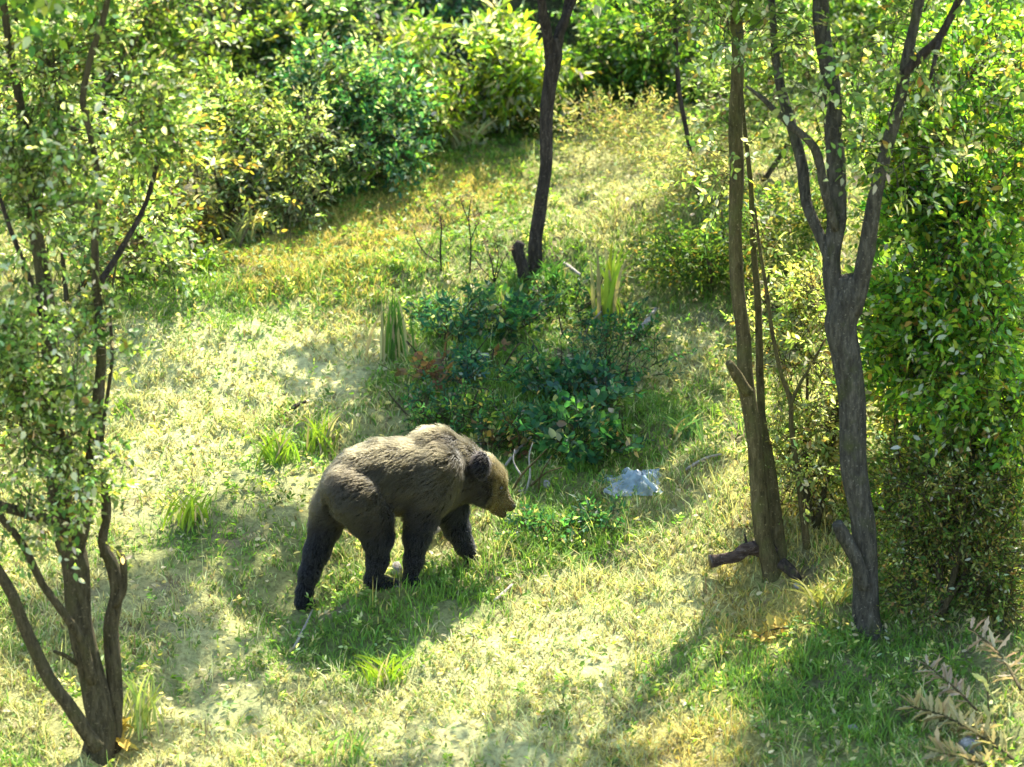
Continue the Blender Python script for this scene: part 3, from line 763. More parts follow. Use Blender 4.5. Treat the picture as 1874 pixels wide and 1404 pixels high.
shrub('dark_scrub', 'olive scrub between the twin trunk and forked trees at mid height', 'scrub', 1450, 560, [(1440, 480, 70, 80, 0, .35), (1500, 430, 60, 80, .1, .3), (1420, 400, 50, 70, .1, .3)], 420, .052, PAL_DARK + PDRY[:2], 164, DG, wr=.4, length=.2, up=.7, stems=3, gap=.36, twig=False)
shrub('dark_scrub', 'brownish scrub seen past the right side of the forked trunk', 'scrub', 1640, 620, [(1630, 520, 60, 90, 0, .3), (1640, 400, 60, 80, .1, .3)], 330, .055, PAL_DARK + PDRY[:2], 165, DG, wr=.4, length=.2, up=.7, stems=2, gap=.36, twig=False)
shrub('leafy_bush', 'large bright green leafy bush filling the right edge beside the forked tree', 'bush', 1740, 1080,
      [(1760, 330, 150, 190, .1, .7), (1780, 150, 130, 120, .3, .6), (1700, 830, 80, 80, .25, .4), (1800, 850, 70, 90, .2, .45), (1720, 560, 130, 170, .1, .6), (1780, 700, 110, 150, 0, .6), (1680, 420, 90, 130, .2, .5), (1690, 720, 90, 110, .2, .45), (1815, 520, 60, 180, -.1, .5), (1660, 600, 60, 110, .2, .35), (1625, 480, 45, 60, .25, .25), (1620, 700, 40, 70, .25, .25), (1640, 320, 55, 70, .25, .3), (1630, 840, 40, 50, .2, .2), (1850, 800, 50, 130, 0, .3)],
      3500, .063, PAL_R, 151, None, clump=3.2, gap=.42, wr=.5, stems=5, length=.25)
shrub('backing_bush', 'dark bush deep behind the large right hand bush', 'bush', 1760, 900,
      [(1700, 640, 110, 140, .5, .4), (1800, 620, 100, 150, .5, .4), (1760, 780, 120, 110, .4, .4), (1680, 820, 70, 90, .3, .3)], 620, .09, PAL_DARK, 155, None, gap=.28, wr=.55, stems=3, twig=False)
shrub('hedge_bush', 'dark low bush of fine leaves below the large right hand bush', 'bush', 1720, 1130,
      [(1720, 960, 110, 110, .1, .45), (1800, 1020, 90, 120, .1, .45), (1670, 1040, 60, 80, .1, .3), (1780, 880, 90, 90, .15, .4), (1660, 900, 60, 90, .3, .3), (1740, 1080, 110, 60, -.1, .35), (1840, 1100, 60, 60, -.1, .3)], 1700, .04, [(3, (.08, .14, .025)), (2, (.15, .2, .04)), (1.2, (.26, .26, .06)), (.8, (.25, .17, .05)), (.5, (.4, .42, .3))], 152, None, gap=.36, wr=.4, stems=4, length=.2)
shrub('yellow_shrub', 'dry yellow shrub growing between the twin trunk and forked trees', 'shrub', 1480, 960,
      [(1480, 880, 70, 100, .15, .3), (1490, 740, 75, 100, .2, .3), (1450, 630, 70, 90, .25, .3), (1500, 560, 60, 80, .3, .3), (1420, 800, 40, 80, .15, .2)], 750, .05, PAL_YEL, 153, None, gap=.42, wr=.4, stems=4, length=.2)
shrub('yellow_shrub', 'withering yellow green shrub right of the forked trunk', 'shrub', 1640, 960,
      [(1640, 860, 45, 90, .25, .3), (1650, 740, 50, 80, .25, .3)], 190, .05, [(3, (.28, .3, .07)), (2, (.16, .24, .04)), (1, (.4, .28, .07))], 154, None, gap=.4, wr=.42, stems=3, length=.2)

# ------------------------------------------------------------------ weeds on the shaded bank
def weed(label, px, py, hpx, wpx, n, leaf, pal, seed, name='weed', wr=.5, cat='weed', group='weeds on the shaded bank'):
    return shrub(name, label, cat, px, py, [(px, py - hpx * .22, wpx * 1.4, hpx * .42, 0, wpx * ppm(0) * 1.6)], int(n * 1.35), leaf * RNG.uniform(.7, 1.15), pal, seed, group, length=.13, k=7, wr=wr, stems=(5 if hpx > 50 else 0), stemr=.008, gap=.42, twig=True, up=.8)
WG = [(3, (0.028, 0.09, 0.04)), (2, (0.05, 0.14, 0.055)), (1, (.09, .18, .055)), (.5, (.3, .28, .16))]  # dark greens also carry part of the bank's shade
WB = [(3, (0.026, 0.09, 0.055)), (2, (0.05, 0.14, 0.08)), (.5, (.2, .26, .18))]
WY = [(3, (0.06, 0.14, 0.03)), (2, (.12, .2, .04)), (.6, (.4, .33, .1))]
WBR = [(3, (0.13, 0.075, 0.04)), (2, (.19, .12, .06)), (1, (.06, .1, .03))]
for q, (lab, px, py, h_, w_, n, lf, pal) in enumerate([
        ('dark green weed on the bank below the tree stump', 930, 600, 90, 60, 60, .06, WG),
        ('bluish weed at the left end of the bank\'s upper rim', 830, 620, 80, 60, 60, .065, WB),
        ('brown withered weed in the middle left of the bank', 800, 690, 70, 60, 60, .05, WBR),
        ('broad bluish weed beside the brown withered one', 900, 690, 80, 60, 60, .07, WB),
        ('deep green weed in the heart of the bank', 1000, 700, 90, 65, 70, .07, WG),
        ('dark weed under the pale stick on the bank\'s right', 1120, 680, 90, 65, 70, .065, WG),
        ('bluish spiky weed right of the bank\'s heart', 1060, 740, 80, 55, 60, .07, WB),
        ('green weed in the bank\'s lower left, above the bear\'s back', 770, 770, 80, 55, 60, .06, WG),
        ('mid green weed directly above the bear\'s hump', 840, 785, 70, 50, 50, .06, WY),
        ('leafy weed right above the bear\'s ear', 950, 790, 80, 55, 60, .065, WG),
        ('large dark green weed up left of the plastic bag', 1060, 830, 110, 70, 90, .065, WG),
        ('yellowish upright weed just above the plastic bag', 1130, 820, 90, 35, 40, .06, WY),
        ('low creeping weed below the bear\'s nose', 1035, 955, 26, 70, 50, .045, WG),
        ('low green weed just below the plastic bag', 1120, 945, 45, 50, 45, .055, WG),
        ('orange brown weed beyond the bear\'s ear', 915, 830, 60, 35, 35, .055, [(2, (.16, .10, .04)), (1, (.3, .26, .1)), (2, (.05, .11, .03))]),
        ('weed with soft leaves between slim tree and bright clump', 1020, 570, 80, 60, 60, .055, WG),
        ('dark weed climbing the bank under the bright clump', 1110, 610, 60, 55, 50, .06, WG)]):
    weed(lab, px, py, h_, w_, n, lf, pal, 200 + q, wr=[.5, .3, .65, .4][q % 4])

# ------------------------------------------------------------------ upright grass clumps, each blade a part
def blade_mesh(p0, p1, p2, w, col, n=6):
    t = np.linspace(0, 1, n)[:, None]
    P = (1 - t) ** 2 * p0 + 2 * t * (1 - t) * p1 + t * t * p2
    T_ = unit(np.gradient(P, axis=0))
    S = unit(np.cross(T_, np.array([RNG.normal(0, .5), -1, RNG.normal(0, .3)])))
    N_ = np.cross(S, T_)
    ww = w * np.minimum(1, 1.6 * (1 - t)) * (0.55 + .45 * np.minimum(1, t * 4))
    V = np.concatenate([P - S * ww / 2, P + N_ * ww * .18, P + S * ww / 2])
    i_ = np.arange(n - 1)
    F = np.concatenate([np.stack([i_, i_ + n, i_ + n + 1, i_ + 1], -1), np.stack([i_ + n, i_ + 2 * n, i_ + 2 * n + 1, i_ + n + 1], -1)])
    return V, F, np.repeat(np.clip([col], 0, .9), len(V), 0)

def clump(name, label, cat, px, py, tips, wpx, col, spread=.05, group=None, arch=.25):
    B = ground(px, py); Y = B[1]; s = ppm(Y)
    t = thing(name, B, label, cat, group)
    for tx, ty in tips:
        p0 = B + np.array([RNG.normal(0, spread), RNG.normal(0, spread), -.02])
        p2 = at(tx, ty, Y + RNG.normal(0, .1))
        p1 = p0 * .35 + p2 * .65; p1[0] = p0[0] + (p2[0] - p0[0]) * (.5 - arch); p1[2] = p0[2] + (p2[2] - p0[2]) * .8
        c = np.array(col if RNG.random() > .22 else (.4, .36, .16)) * RNG.uniform(.6, 1.1) * (1 + RNG.normal(0, .06, 3))
        V, F, cl = blade_mesh(p0 - B, p1 - B, p2 - B, wpx * s * RNG.uniform(.8, 1.25), c)
        link('blade', mesh_np('blade', V, F, GRASS, cl, True), t)
    return t
clump('bladed_plant', 'tall bright yellow green bladed plant right of the slim dark tree', 'plant', 1108, 590,
      [(1060, 462), (1078, 470), (1092, 452), (1102, 440), (1112, 470), (1122, 436), (1132, 452), (1146, 440), (1150, 470), (1166, 478), (1068, 520), (1148, 520), (1088, 500), (1128, 500), (1100, 510), (1160, 450)], 11, (.30, .40, .035))
def tips(px, py, w, h_, n):
    return [(px + RNG.uniform(-w, w), py - h_ * RNG.uniform(.5, 1)) for _ in range(n)]
CG = 'fresh green tufts in the meadow'
for nm, lab, px, py, w, h_, n, wp, col in [
        ('grass_tuft', 'fresh lime tuft on the bank up left of the bear', 590, 830, 40, 85, 16, 7, (.25, .38, .03)),
        ('grass_tuft', 'second fresh lime tuft, left of the one by the bear', 505, 850, 45, 75, 16, 7, (.22, .36, .03)),
        ('grass_tuft', 'lime tuft in the open slope well left of the bear', 350, 960, 45, 65, 16, 7, (.24, .37, .03)),
        ('grass_tuft', 'lone curly lime tuft below the bear\'s feet', 705, 1255, 60, 65, 20, 7, (.30, .45, .03)),
        ('grass_tuft', 'tall dark green tuft at the left end of the shaded bank', 722, 660, 25, 130, 16, 8, (.09, .2, .03)),
        ('grass_tuft', 'bright tuft on the verge below the olive yellow shrub', 365, 495, 50, 55, 18, 7, (.22, .38, .02)),
        ('grass_tuft', 'tiny green tuft beside the many stemmed tree on the open slope', 218, 760, 16, 36, 8, 6, (.17, .3, .03)),
        ('grass_tuft', 'faded green tuft near the bottom left of centre', 650, 1385, 35, 55, 12, 6, (.2, .34, .06)),
        ('grass_tuft', 'arching pale tuft at the foot of the many stemmed tree', 255, 1330, 50, 110, 16, 7, (.28, .36, .08)),
        ('grass_tuft', 'green tuft in front of the slim dark tree\'s foot', 1010, 520, 35, 55, 14, 7, (.08, .2, .03)),
        ('grass_tuft', 'yellowed arching tuft right of the cut log', 1500, 1110, 70, 60, 16, 7, (.42, .42, .1)),
        ('grass_tuft', 'pale ragged tuft at the foot of the ragged yellowish brush', 440, 445, 60, 70, 16, 7, (.34, .4, .14)),
        ('grass_tuft', 'pale ragged tuft at the foot of the feathery shrub', 530, 410, 60, 75, 16, 7, (.36, .4, .16)),
        ('grass_tuft', 'bright ragged tuft at the foot of the teal shrub', 640, 350, 70, 55, 18, 7, (.22, .38, .04)),
        ('grass_tuft', 'bright ragged tuft further right along the hedge foot', 740, 310, 70, 55, 18, 7, (.22, .36, .05)),
        ('grass_tuft', 'whitish tuft under the yellow and white leaved shrub', 850, 270, 70, 60, 18, 7, (.42, .45, .2)),
        ('grass_tuft', 'green tuft right of the plastic bag in the shade', 1250, 800, 60, 50, 16, 7, (.1, .2, .06))]:
    clump(nm, lab, 'grass tuft', px, py, tips(px, py, w * 1.1, h_, int(n * 2.2)), wp * .62, col, .06, CG, .22)

# dead weed stalks on the terrace rim
for lab, stems_ in [('dark dead weed stalk with a hooked side shoot on the terrace rim', [[(808, 495, 8), (806, 460, 7), (808, 420, 6), (806, 395, 4)], [(803, 480, 4), (780, 465, 5), (765, 445, 5), (757, 425, 4)]]),
                    ('taller dead weed stalk nearer the stump', [[(860, 500, 8), (862, 450, 6), (858, 400, 5), (862, 365, 3)], [(860, 440, 4), (872, 415, 4), (878, 400, 3)], [(861, 415, 3), (846, 375, 5), (842, 362, 3)]]),
                    ('low bushy dead weed beside the stump', [[(905, 520, 7), (900, 480, 5), (890, 455, 3)], [(906, 515, 6), (920, 480, 4), (930, 462, 3)], [(904, 515, 5), (880, 490, 4), (868, 470, 3)], [(905, 510, 5), (912, 470, 4), (908, 445, 3)]])]:
    B = ground(stems_[0][0][0], stems_[0][0][1])
    T = thing('dead_weed', B, lab, 'dead weed', 'dead weed stalks')
    for q, s_ in enumerate(stems_):
        stem_part(T, B, 'stalk', [(a_[0], a_[1], a_[2] * .62) for a_ in s_], B[1], BARK_D, seed=60 + q, sides=6, rough=.3, dy=-.05)
        for u_ in (0, 1):
            k_ = np.array([at(s_[-1 - u_][0], s_[-1 - u_][1], B[1] - .05)])
            V, F, c, _ = sprigs(k_, np.array([[0, 0, 1.]]), .07, 12, .03, .35, [(1, (.10, .07, .04)), (1, (.2, .15, .08))], twig=False)
            o = link('seed_head', mesh_np('seed_head', V - B, F, DRYLEAF, c), T); o['kind'] = 'stuff'

# ------------------------------------------------------------------ sticks, log, stones, bag
def stick(name, label, pts, mat, cat='stick', lift=.02, group='loose sticks', seed=0, rough=.12):
    P, R = [], []
    for px, py, w, *up in pts:
        g_ = ground(px, py)
        P.append(g_ + np.array([0, 0, lift + (up[0] if up else 0)])); R.append(w / 2 * ppm(g_[1]))
    B = P[0].copy()
    V, F = tube(P, R, 8, 4, rough, seed)
    g = Geo(); g.add(V - B, F)
    o = g.build(name, mat, None)
    o.location = B
    return tag(o, label, cat, group)
stick('fallen_stick', 'thin pale stick sloping up from the bear\'s brow', [(925, 868, 5), (945, 842, 6), (972, 815, 4)], DEADW, lift=.06, seed=1)
stick('fallen_stick', 'pale stripped stick lying between the bear\'s front legs', [(776, 1000, 9), (798, 985, 11), (818, 976, 7)], DEADW, lift=.05, seed=2)
stick('fallen_stick', 'slim pale stick poking up behind the rear paw', [(538, 1200, 5), (556, 1165, 5), (572, 1130, 3)], DEADW, lift=.05, seed=3)
stick('fallen_stick', 'pale twig on the bright grass below the bear', [(905, 1110, 5), (922, 1096, 7), (938, 1080, 4)], DEADW, lift=.04, seed=4)
stick('fallen_stick', 'grey white stick at the right rim of the bank', [(1165, 625, 9), (1185, 605, 10), (1200, 582, 6)], DEADW, lift=.07, seed=5)
stick('fallen_stick', 'bleached twig in the shade left of the bladed plant', [(1030, 505, 6), (1045, 515, 7), (1062, 528, 5)], DEADW, lift=.1, seed=6)
stick('fallen_stick', 'short white stick on the bank above the plastic bag', [(1078, 700, 6), (1086, 715, 7), (1092, 728, 4)], DEADW, lift=.1, seed=7)
stick('fallen_stick', 'thin twig rising beside the bear\'s ear', [(880, 840, 3), (872, 815, 4), (884, 795, 3)], DEADW, lift=.1, seed=8)
stick('fallen_stick', 'long grey twig lying below the twin trunk tree', [(1255, 870, 5), (1290, 850, 6), (1320, 842, 4)], DEADW, lift=.04, seed=9)
stick('fallen_stick', 'dark root lying on the sunny slope', [(520, 768, 6), (540, 752, 9), (560, 742, 5)], BARK_D, lift=.03, seed=10)

B = ground(965, 905)
T = thing('dead_branch', B, 'grey tangle of dead twigs just in front of the bear\'s head', 'dead branch')
for q, pts in enumerate([[(935, 905, 7), (955, 870, 6), (985, 838, 4), (1000, 822, 2)], [(960, 910, 7), (970, 870, 6), (968, 835, 4), (975, 810, 2)], [(970, 890, 6), (1000, 865, 5), (1030, 855, 3)], [(955, 872, 5), (940, 845, 4), (942, 822, 2)],
                         [(985, 905, 6), (990, 870, 4), (1010, 835, 3)], [(945, 900, 5), (975, 895, 5), (1010, 898, 3)]]):
    stem_part(T, B, 'twig', pts, B[1], DEADW if q % 2 else BARK_S, dy=.15 * (1 if q % 2 else -1), seed=90 + q, sides=6, rough=.2)
B = ground(1060, 600)
T = thing('dead_branch', B, 'brown dead twigs sticking out of the bank below the bladed plant', 'dead branch')
for q, pts in enumerate([[(1060, 640, 6), (1075, 600, 5), (1100, 570, 3)], [(1050, 650, 6), (1030, 610, 5), (1022, 575, 3)], [(1090, 640, 6), (1130, 615, 5), (1170, 605, 3)], [(1075, 610, 4), (1060, 580, 3), (1058, 560, 2)]]):
    stem_part(T, B, 'twig', pts, B[1] - .1, BARK_D if q % 2 else DEADW, dy=-.12, seed=96 + q, sides=6, rough=.2)

m, nt, b = new_mat('cut_wood_end')
tc = nt.nodes.new('ShaderNodeTexCoord'); wv = nt.nodes.new('ShaderNodeTexWave'); wv.wave_type = 'RINGS'
wv.inputs['Scale'].default_value = 30; wv.inputs['Distortion'].default_value = 3
nt.links.new(tc.outputs['Object'], wv.inputs[0])
rr = ramp(nt, [(0.2, (.02, .013, .01)), (.8, (.06, .04, .028))]); nt.links.new(wv.outputs[0], rr.inputs[0]); nt.links.new(rr.outputs[0], b.inputs['Base Color'])
CUT = m
B = ground(1345, 1036)
T = thing('cut_log', B, 'short crooked cut log with a dark end lying left of the twin trunks', 'log')
zl = .075
P = [at(1300, 1027, B[1] - .12), at(1322, 1024, B[1] - .1), at(1348, 1018, B[1] - .08), at(1368, 1004, B[1] - .04), at(1392, 1006, B[1] + .02), at(1415, 1022, B[1] + .05)]
P = [np.array([p[0], p[1], max(p[2], float(height(p[0], p[1])) + .035)]) for p in P]
V, F = tube(P, [.042, .036, .04, .046, .055, .06], 12, 4, .3, 70)
g = Geo(); g.add(V, F); g.build('log_wood', bark_mat('log_bark', (.025, .015, .01), (.085, .055, .04), (.22, .17, .14), 0, (.1, .1, .03), (.2, 1, 1)), T, B)
d0 = unit(P[0] - P[1])
V, F = tube([P[0] - d0 * .004, P[0] + d0 * .003], [.043, .041], 12, 1, .05, 71)
g = Geo(); g.add(V, F); g.build('cut_end', CUT, T, B)
V, F = tube([P[3], P[3] + np.array([-.02, -.02, .1])], [.014, .006], 6, 1, .1, 72)
g = Geo(); g.add(V, F); g.build('twig_stub', BARK_D, T, B)

def ico(n=3):
    import bmesh
    bm = bmesh.new(); bmesh.ops.create_icosphere(bm, subdivisions=n, radius=1)
    V = np.array([v.co[:] for v in bm.verts]); F = np.array([[v.index for v in f.verts] for f in bm.faces]); bm.free()
    return V, F
IV, IF = ico(2)
m, nt, b = new_mat('pale_stone')
tc = nt.nodes.new('ShaderNodeTexCoord'); n1 = noise(nt, 22, 8, .7, tc.outputs['Object'])
r1 = ramp(nt, [(.3, (.14, .125, .10)), (.5, (.30, .28, .24)), (.75, (.45, .42, .37))]); nt.links.new(n1.outputs[0], r1.inputs[0]); nt.links.new(r1.outputs[0], b.inputs['Base Color'])
b.inputs['Roughness'].default_value = .9; bump(nt, b, n1.outputs[0], .02); STONE = m
def stone(label, px, py, wpx, hpx, seed, group='pale stones in the grass'):
    B = ground(px, py); s = ppm(B[1])
    nz = vnoise(IV * 1.3 + seed * 7.3, seed); nz2 = vnoise(IV * 3.0 + seed * 3.3, seed + 2)
    V = IV * (0.45 + .9 * nz + .45 * nz2)[:, None] * np.array([wpx / 2 * s, wpx / 2.4 * s, hpx / 2 * s]) + np.array([0, 0, hpx * s * .12])
    o = link('stone', mesh_np('stone', V, IF, STONE, None, False)); o.location = B
    return tag(o, label, 'stone', group)
stone('largest white stone at the bottom right under the withered branches', 1778, 1368, 40, 34, 1)
stone('pale stone in the tree shadow at the bottom right', 1560, 1335, 18, 16, 2)
stone('pale pink stone on the bank left of its heart', 885, 655, 24, 16, 3)
stone('white stone at the right end of the shaded bank', 1150, 705, 26, 20, 4)
stone('tiny pale stone right of the bear\'s muzzle', 1000, 888, 13, 13, 5)
stone('pale rock seen between the bear\'s hind and fore paws', 726, 1048, 22, 30, 6)
stone('small bright stone right of the twin trunk\'s log, in yellow grass', 1460, 1075, 18, 14, 9)
stone('white stone showing at the right edge of the dark low bush', 1850, 1020, 34, 30, 10)

# crumpled plastic bag
B = ground(1160, 890)
s = ppm(B[1])
nu, nv = 54, 40
uu, vv = np.meshgrid(np.linspace(-1, 1, nu), np.linspace(-1, 1, nv))
ridge = np.abs(vnoise(np.stack([uu * 2.0 + 3, vv * 1.7, uu * 0 + 1], -1), 5) - .5) * 2
ang = np.arctan2(vv - .1, uu - .45); rdist = np.hypot(uu - .45, vv - .1)
ridge2 = np.abs(np.sin(ang * 4.5 + 3 * vnoise(np.stack([uu * 1.6, vv * 1.6, uu * 0 + 4], -1), 6))) ** .7
rad = np.clip(1 - (np.abs(uu) ** 2.4 + np.abs(vv) ** 2.4), 0, 1)
prof = rad ** .5 * (.45 + .55 * sst(-1, .55, uu))
fine = np.abs(vnoise(np.stack([uu * 8 + 3, vv * 6, uu * 0 + 7], -1), 9) - .5) * 2
zz = prof * (.1 * (.75 + .6 * (1 - ridge)) - .085 * ridge2 * np.clip(rdist, 0, 1) - .035 * fine) + .012
ex = 1 + .22 * (vnoise(np.stack([np.arctan2(vv, uu) * 1.9 + 9, uu * 0, vv * 0], -1), 8) - .5) * 2
bx_ = uu * 50 * s * ex; by_ = vv * .17 * ex
bx_ = bx_ + .03 * (ridge2 - .5); by_ = by_ + .04 * (ridge - .5)
V = np.stack([bx_, by_, zz + height(B[0] + bx_, B[1] + by_) - B[2]], -1).reshape(-1, 3)
i, j = np.meshgrid(np.arange(nv - 1), np.arange(nu - 1), indexing='ij')
F = np.stack([i * nu + j, i * nu + j + 1, (i + 1) * nu + j + 1, (i + 1) * nu + j], -1).reshape(-1, 4)
m, nt, b = new_mat('white_plastic_film')
b.inputs['Base Color'].default_value = (.30, .39, .43, 1); b.inputs['Roughness'].default_value = .28
tr = nt.nodes.new('ShaderNodeBsdfTranslucent'); tr.inputs[0].default_value = (.32, .44, .48, 1)
mx = nt.nodes.new('ShaderNodeMixShader'); mx.inputs[0].default_value = .35
nt.links.new(b.outputs[0], mx.inputs[1]); nt.links.new(tr.outputs[0], mx.inputs[2])
tp = nt.nodes.new('ShaderNodeBsdfTransparent'); m2 = nt.nodes.new('ShaderNodeMixShader')
tcf = nt.nodes.new('ShaderNodeTexCoord'); nf = noise(nt, 14, 4, .6, tcf.outputs['Object']); rf = ramp(nt, [(.4, (.08, .08, .08)), (.65, (.5, .5, .5))])
nt.links.new(nf.outputs[0], rf.inputs[0]); nt.links.new(rf.outputs[0], m2.inputs[0])
nt.links.new(mx.outputs[0], m2.inputs[1]); nt.links.new(tp.outputs[0], m2.inputs[2]); nt.links.new(m2.outputs[0], nt.nodes['Material Output'].inputs[0])
BAGM = m
T = thing('plastic_bag', B, 'crumpled bluish white plastic bag lying in the grass right of the bear', 'plastic bag')
link('bag_film', mesh_np('bag_film', V, F, BAGM, None, False), T)
V, F = tube([np.array([.06, -.14, .11]), np.array([.1, -.19, .07]), np.array([.14, -.22, .03])], [.012, .016, .012], 8, 3, .3, 4)
g = Geo(); g.add(V, F); g.build('twisted_handle', BAGM, T)

# withered pale branches in the bottom right corner, each leaf a part
def withered(label, stem, n, leaf, seed, col=(.62, .55, .36), wid=.38):
    P = []
    for px, py, w, up in stem:
        g_ = ground(px, py + up); P.append(at(px, py, g_[1]))
    R = [w / 2 * ppm(P[0][1]) for _, _, w, _ in stem]
    B = ground(stem[0][0], stem[0][1] + stem[0][3])
    T = thing('withered_branch', B, label, 'withered branch', 'withered branches in the corner')
    V, F = tube(P, [q * .5 for q in R], 7, 5, .2, seed); g = Geo(); g.add(V, F); g.build('stem', BARK_S, T, B)
    Pp, _ = resample(P, R, 8); Tn = unit(np.gradient(Pp, axis=0))
    for q in range(n):
        k_ = int((.15 + .85 * q / n) * (len(Pp) - 1))
        sd = 1 if q % 2 else -1
        side = unit(np.cross(Tn[k_], np.array([0.1, -1, .3]))) * sd
        d_ = unit(Tn[k_] * .6 + side * .7 + RNG.normal(0, .5, 3))
        # a curled dry leaf with a ragged, toothed edge
        L = leaf * RNG.uniform(.7, 1.25); t_ = np.linspace(0, 1, 8)
        hw = L * wid / 2 * np.sin(np.pi * np.clip(t_, .04, .97)) ** .8 * (1 + .28 * np.where(np.arange(8) % 2, 1, -1) * RNG.uniform(.3, 1.3, 8))
        N_ = unit(np.cross(d_, np.array([.2, .3, 1.]) + RNG.normal(0, .4, 3))); S_ = np.cross(N_, d_)
        c0 = Pp[k_] - B
        mid = c0 + d_ * (L * t_)[:, None] + S_ * (L * RNG.uniform(-.3, .3) * t_ ** 2)[:, None]
        curl = RNG.uniform(.2, 1.1)
        Vl = np.concatenate([mid - N_ * hw[:, None] + S_ * (hw * curl)[:, None], mid, mid + N_ * hw[:, None] + S_ * (hw * curl)[:, None]])
        i_ = np.arange(7)
        Fl = np.concatenate([np.stack([i_, i_ + 8, i_ + 9, i_ + 1], -1), np.stack([i_ + 8, i_ + 16, i_ + 17, i_ + 9], -1)])
        cl = np.array(col) * RNG.uniform(.7, 1.2) * (1 + RNG.normal(0, .05, 3))
        link('leaf', mesh_np('leaf', Vl, Fl, DRYLEAF, np.repeat(np.clip([cl], 0, .85), len(Vl), 0), False), T)
withered('pale withered branch reaching up left at the right edge', [(1868, 1262, 14, 40), (1840, 1212, 12, 60), (1812, 1180, 10, 70), (1772, 1148, 8, 80)], 34, .12, 81, (.40, .32, .18), .22)
withered('withered fern like branch above the largest white stone', [(1788, 1300, 10, 30), (1750, 1262, 9, 40), (1722, 1238, 7, 50), (1690, 1212, 5, 60)], 40, .10, 82, (.36, .28, .17), .2)
withered('broad heap of pale withered leaves in the bottom right corner', [(1868, 1400, 14, 10), (1800, 1350, 12, 20), (1730, 1312, 10, 25), (1665, 1292, 6, 30)], 80, .13, 83, (.44, .37, .16), .24)
withered('short withered branch at the very bottom right', [(1830, 1400, 12, 10), (1800, 1398, 10, 14), (1750, 1385, 8, 20), (1710, 1375, 6, 24)], 50, .12, 84, (.40, .33, .15), .24)
withered('orange withered leaves at the foot of the many stemmed tree', [(232, 1372, 9, 15), (222, 1355, 8, 20), (210, 1338, 6, 24), (216, 1318, 5, 28)], 12, .12, 85, (.5, .33, .05), .5)
withered('orange dry frond in front of the forked tree', [(1450, 1150, 8, 10), (1425, 1150, 7, 12), (1400, 1158, 6, 12), (1388, 1170, 5, 14)], 12, .10, 86, (.48, .33, .06), .4)
withered('green upright frond between the withered branches at right', [(1812, 1330, 8, 10), (1808, 1280, 7, 50), (1806, 1230, 5, 90)], 10, .10, 87, (.4, .42, .16), .3)

# ------------------------------------------------------------------ the bear: one continuous body grown from blended, tapering volumes
def bl(px, py, yl):
    p = bear_pt(px, py, yl) - BO
    return np.array([p @ BF, p @ BL, p[2]])
BS = ppm(BO[1])
PR = []                             # (a, b, ra, rb, blend)
def cone(a, b_, ra, rb, k=.045): PR.append((bl(*a), bl(*b_), ra * BS, rb * BS, k))
def chain(pts, k=.045):
    for q in range(len(pts) - 1):
        cone(pts[q][:3], pts[q + 1][:3], pts[q][3], pts[q + 1][3], k)
# trunk
chain([(636, 888, 0, 40), (662, 878, 0, 53), (700, 873, 0, 63), (745, 872, 0, 65), (790, 866, 0, 64)], .05)
chain([(755, 896, 0, 39), (700, 892, 0, 35)], .05)
chain([(764, 842, 0, 31), (787, 818, 0, 29), (805, 821, 0, 31), (834, 842, 0, 39)], .05)
chain([(806, 862, 0, 57), (838, 862, 0, 47), (866, 868, 0, 38), (884, 873, 0, 34)], .045)
chain([(815, 895, 0, 36), (845, 890, 0, 26)], .05)
# head
chain([(884, 866, 0, 30), (898, 880, 0, 28), (908, 901, 0, 20), (919, 914, 0, 15), (933, 926, 0, 10.5)], .03)
chain([(880, 893, -.05, 27), (896, 908, -.025, 22)], .035)
chain([(880, 893, .05, 27), (896, 908, .025, 22)], .035)
chain([(896, 914, 0, 17), (909, 931, 0, 11), (920, 942, 0, 7)], .015)
cone((906, 878, -.05), (912, 886, -.045), 8, 6, .02)
cone((906, 878, .05), (912, 886, .045), 8, 6, .02)
# near hind leg, planted forward
chain([(638, 892, -.09, 38), (654, 910, -.13, 45), (678, 948, -.15, 37), (691, 985, -.155, 26), (691, 1025, -.15, 18), (684, 1055, -.145, 14.5)], .035)
chain([(681, 1062, -.145, 14), (700, 1067, -.145, 12), (719, 1069, -.145, 9.5)], .02)
# far hind leg, stretched back
chain([(628, 896, .08, 37), (609, 930, .12, 33), (596, 965, .135, 26), (580, 1010, .14, 22), (566, 1050, .135, 17.5), (557, 1083, .13, 13.5)], .03)
chain([(555, 1102, .13, 13.5), (564, 1107, .13, 12), (577, 1108, .13, 8.5)], .02)
cone((557, 1083, .13), (555, 1102, .13), 14.5, 13.5, .02)
# near fore leg
chain([(800, 858, -.12, 44), (788, 900, -.15, 37), (772, 945, -.155, 27), (763, 985, -.15, 21.5), (757, 1025, -.145, 15.5), (751, 1055, -.14, 12)], .04)
chain([(750, 1064, -.14, 12), (757, 1069, -.14, 11), (764, 1071, -.14, 8)], .02)
# far fore leg reaching ahead
chain([(812, 890, .11, 44), (824, 935, .14, 29), (836, 968, .14, 22), (850, 998, .135, 16), (860, 1015, .13, 12)], .035)
chain([(861, 1019, .13, 11), (868, 1023, .13, 9), (875, 1025, .13, 7)], .02)
# tail
chain([(606, 892, 0, 11), (601, 912, 0, 8)], .03)
EARS = [(bl(880, 852, -.185), np.array([.058, .036, .09])), (bl(878, 846, .07), np.array([.04, .022, .06]))]

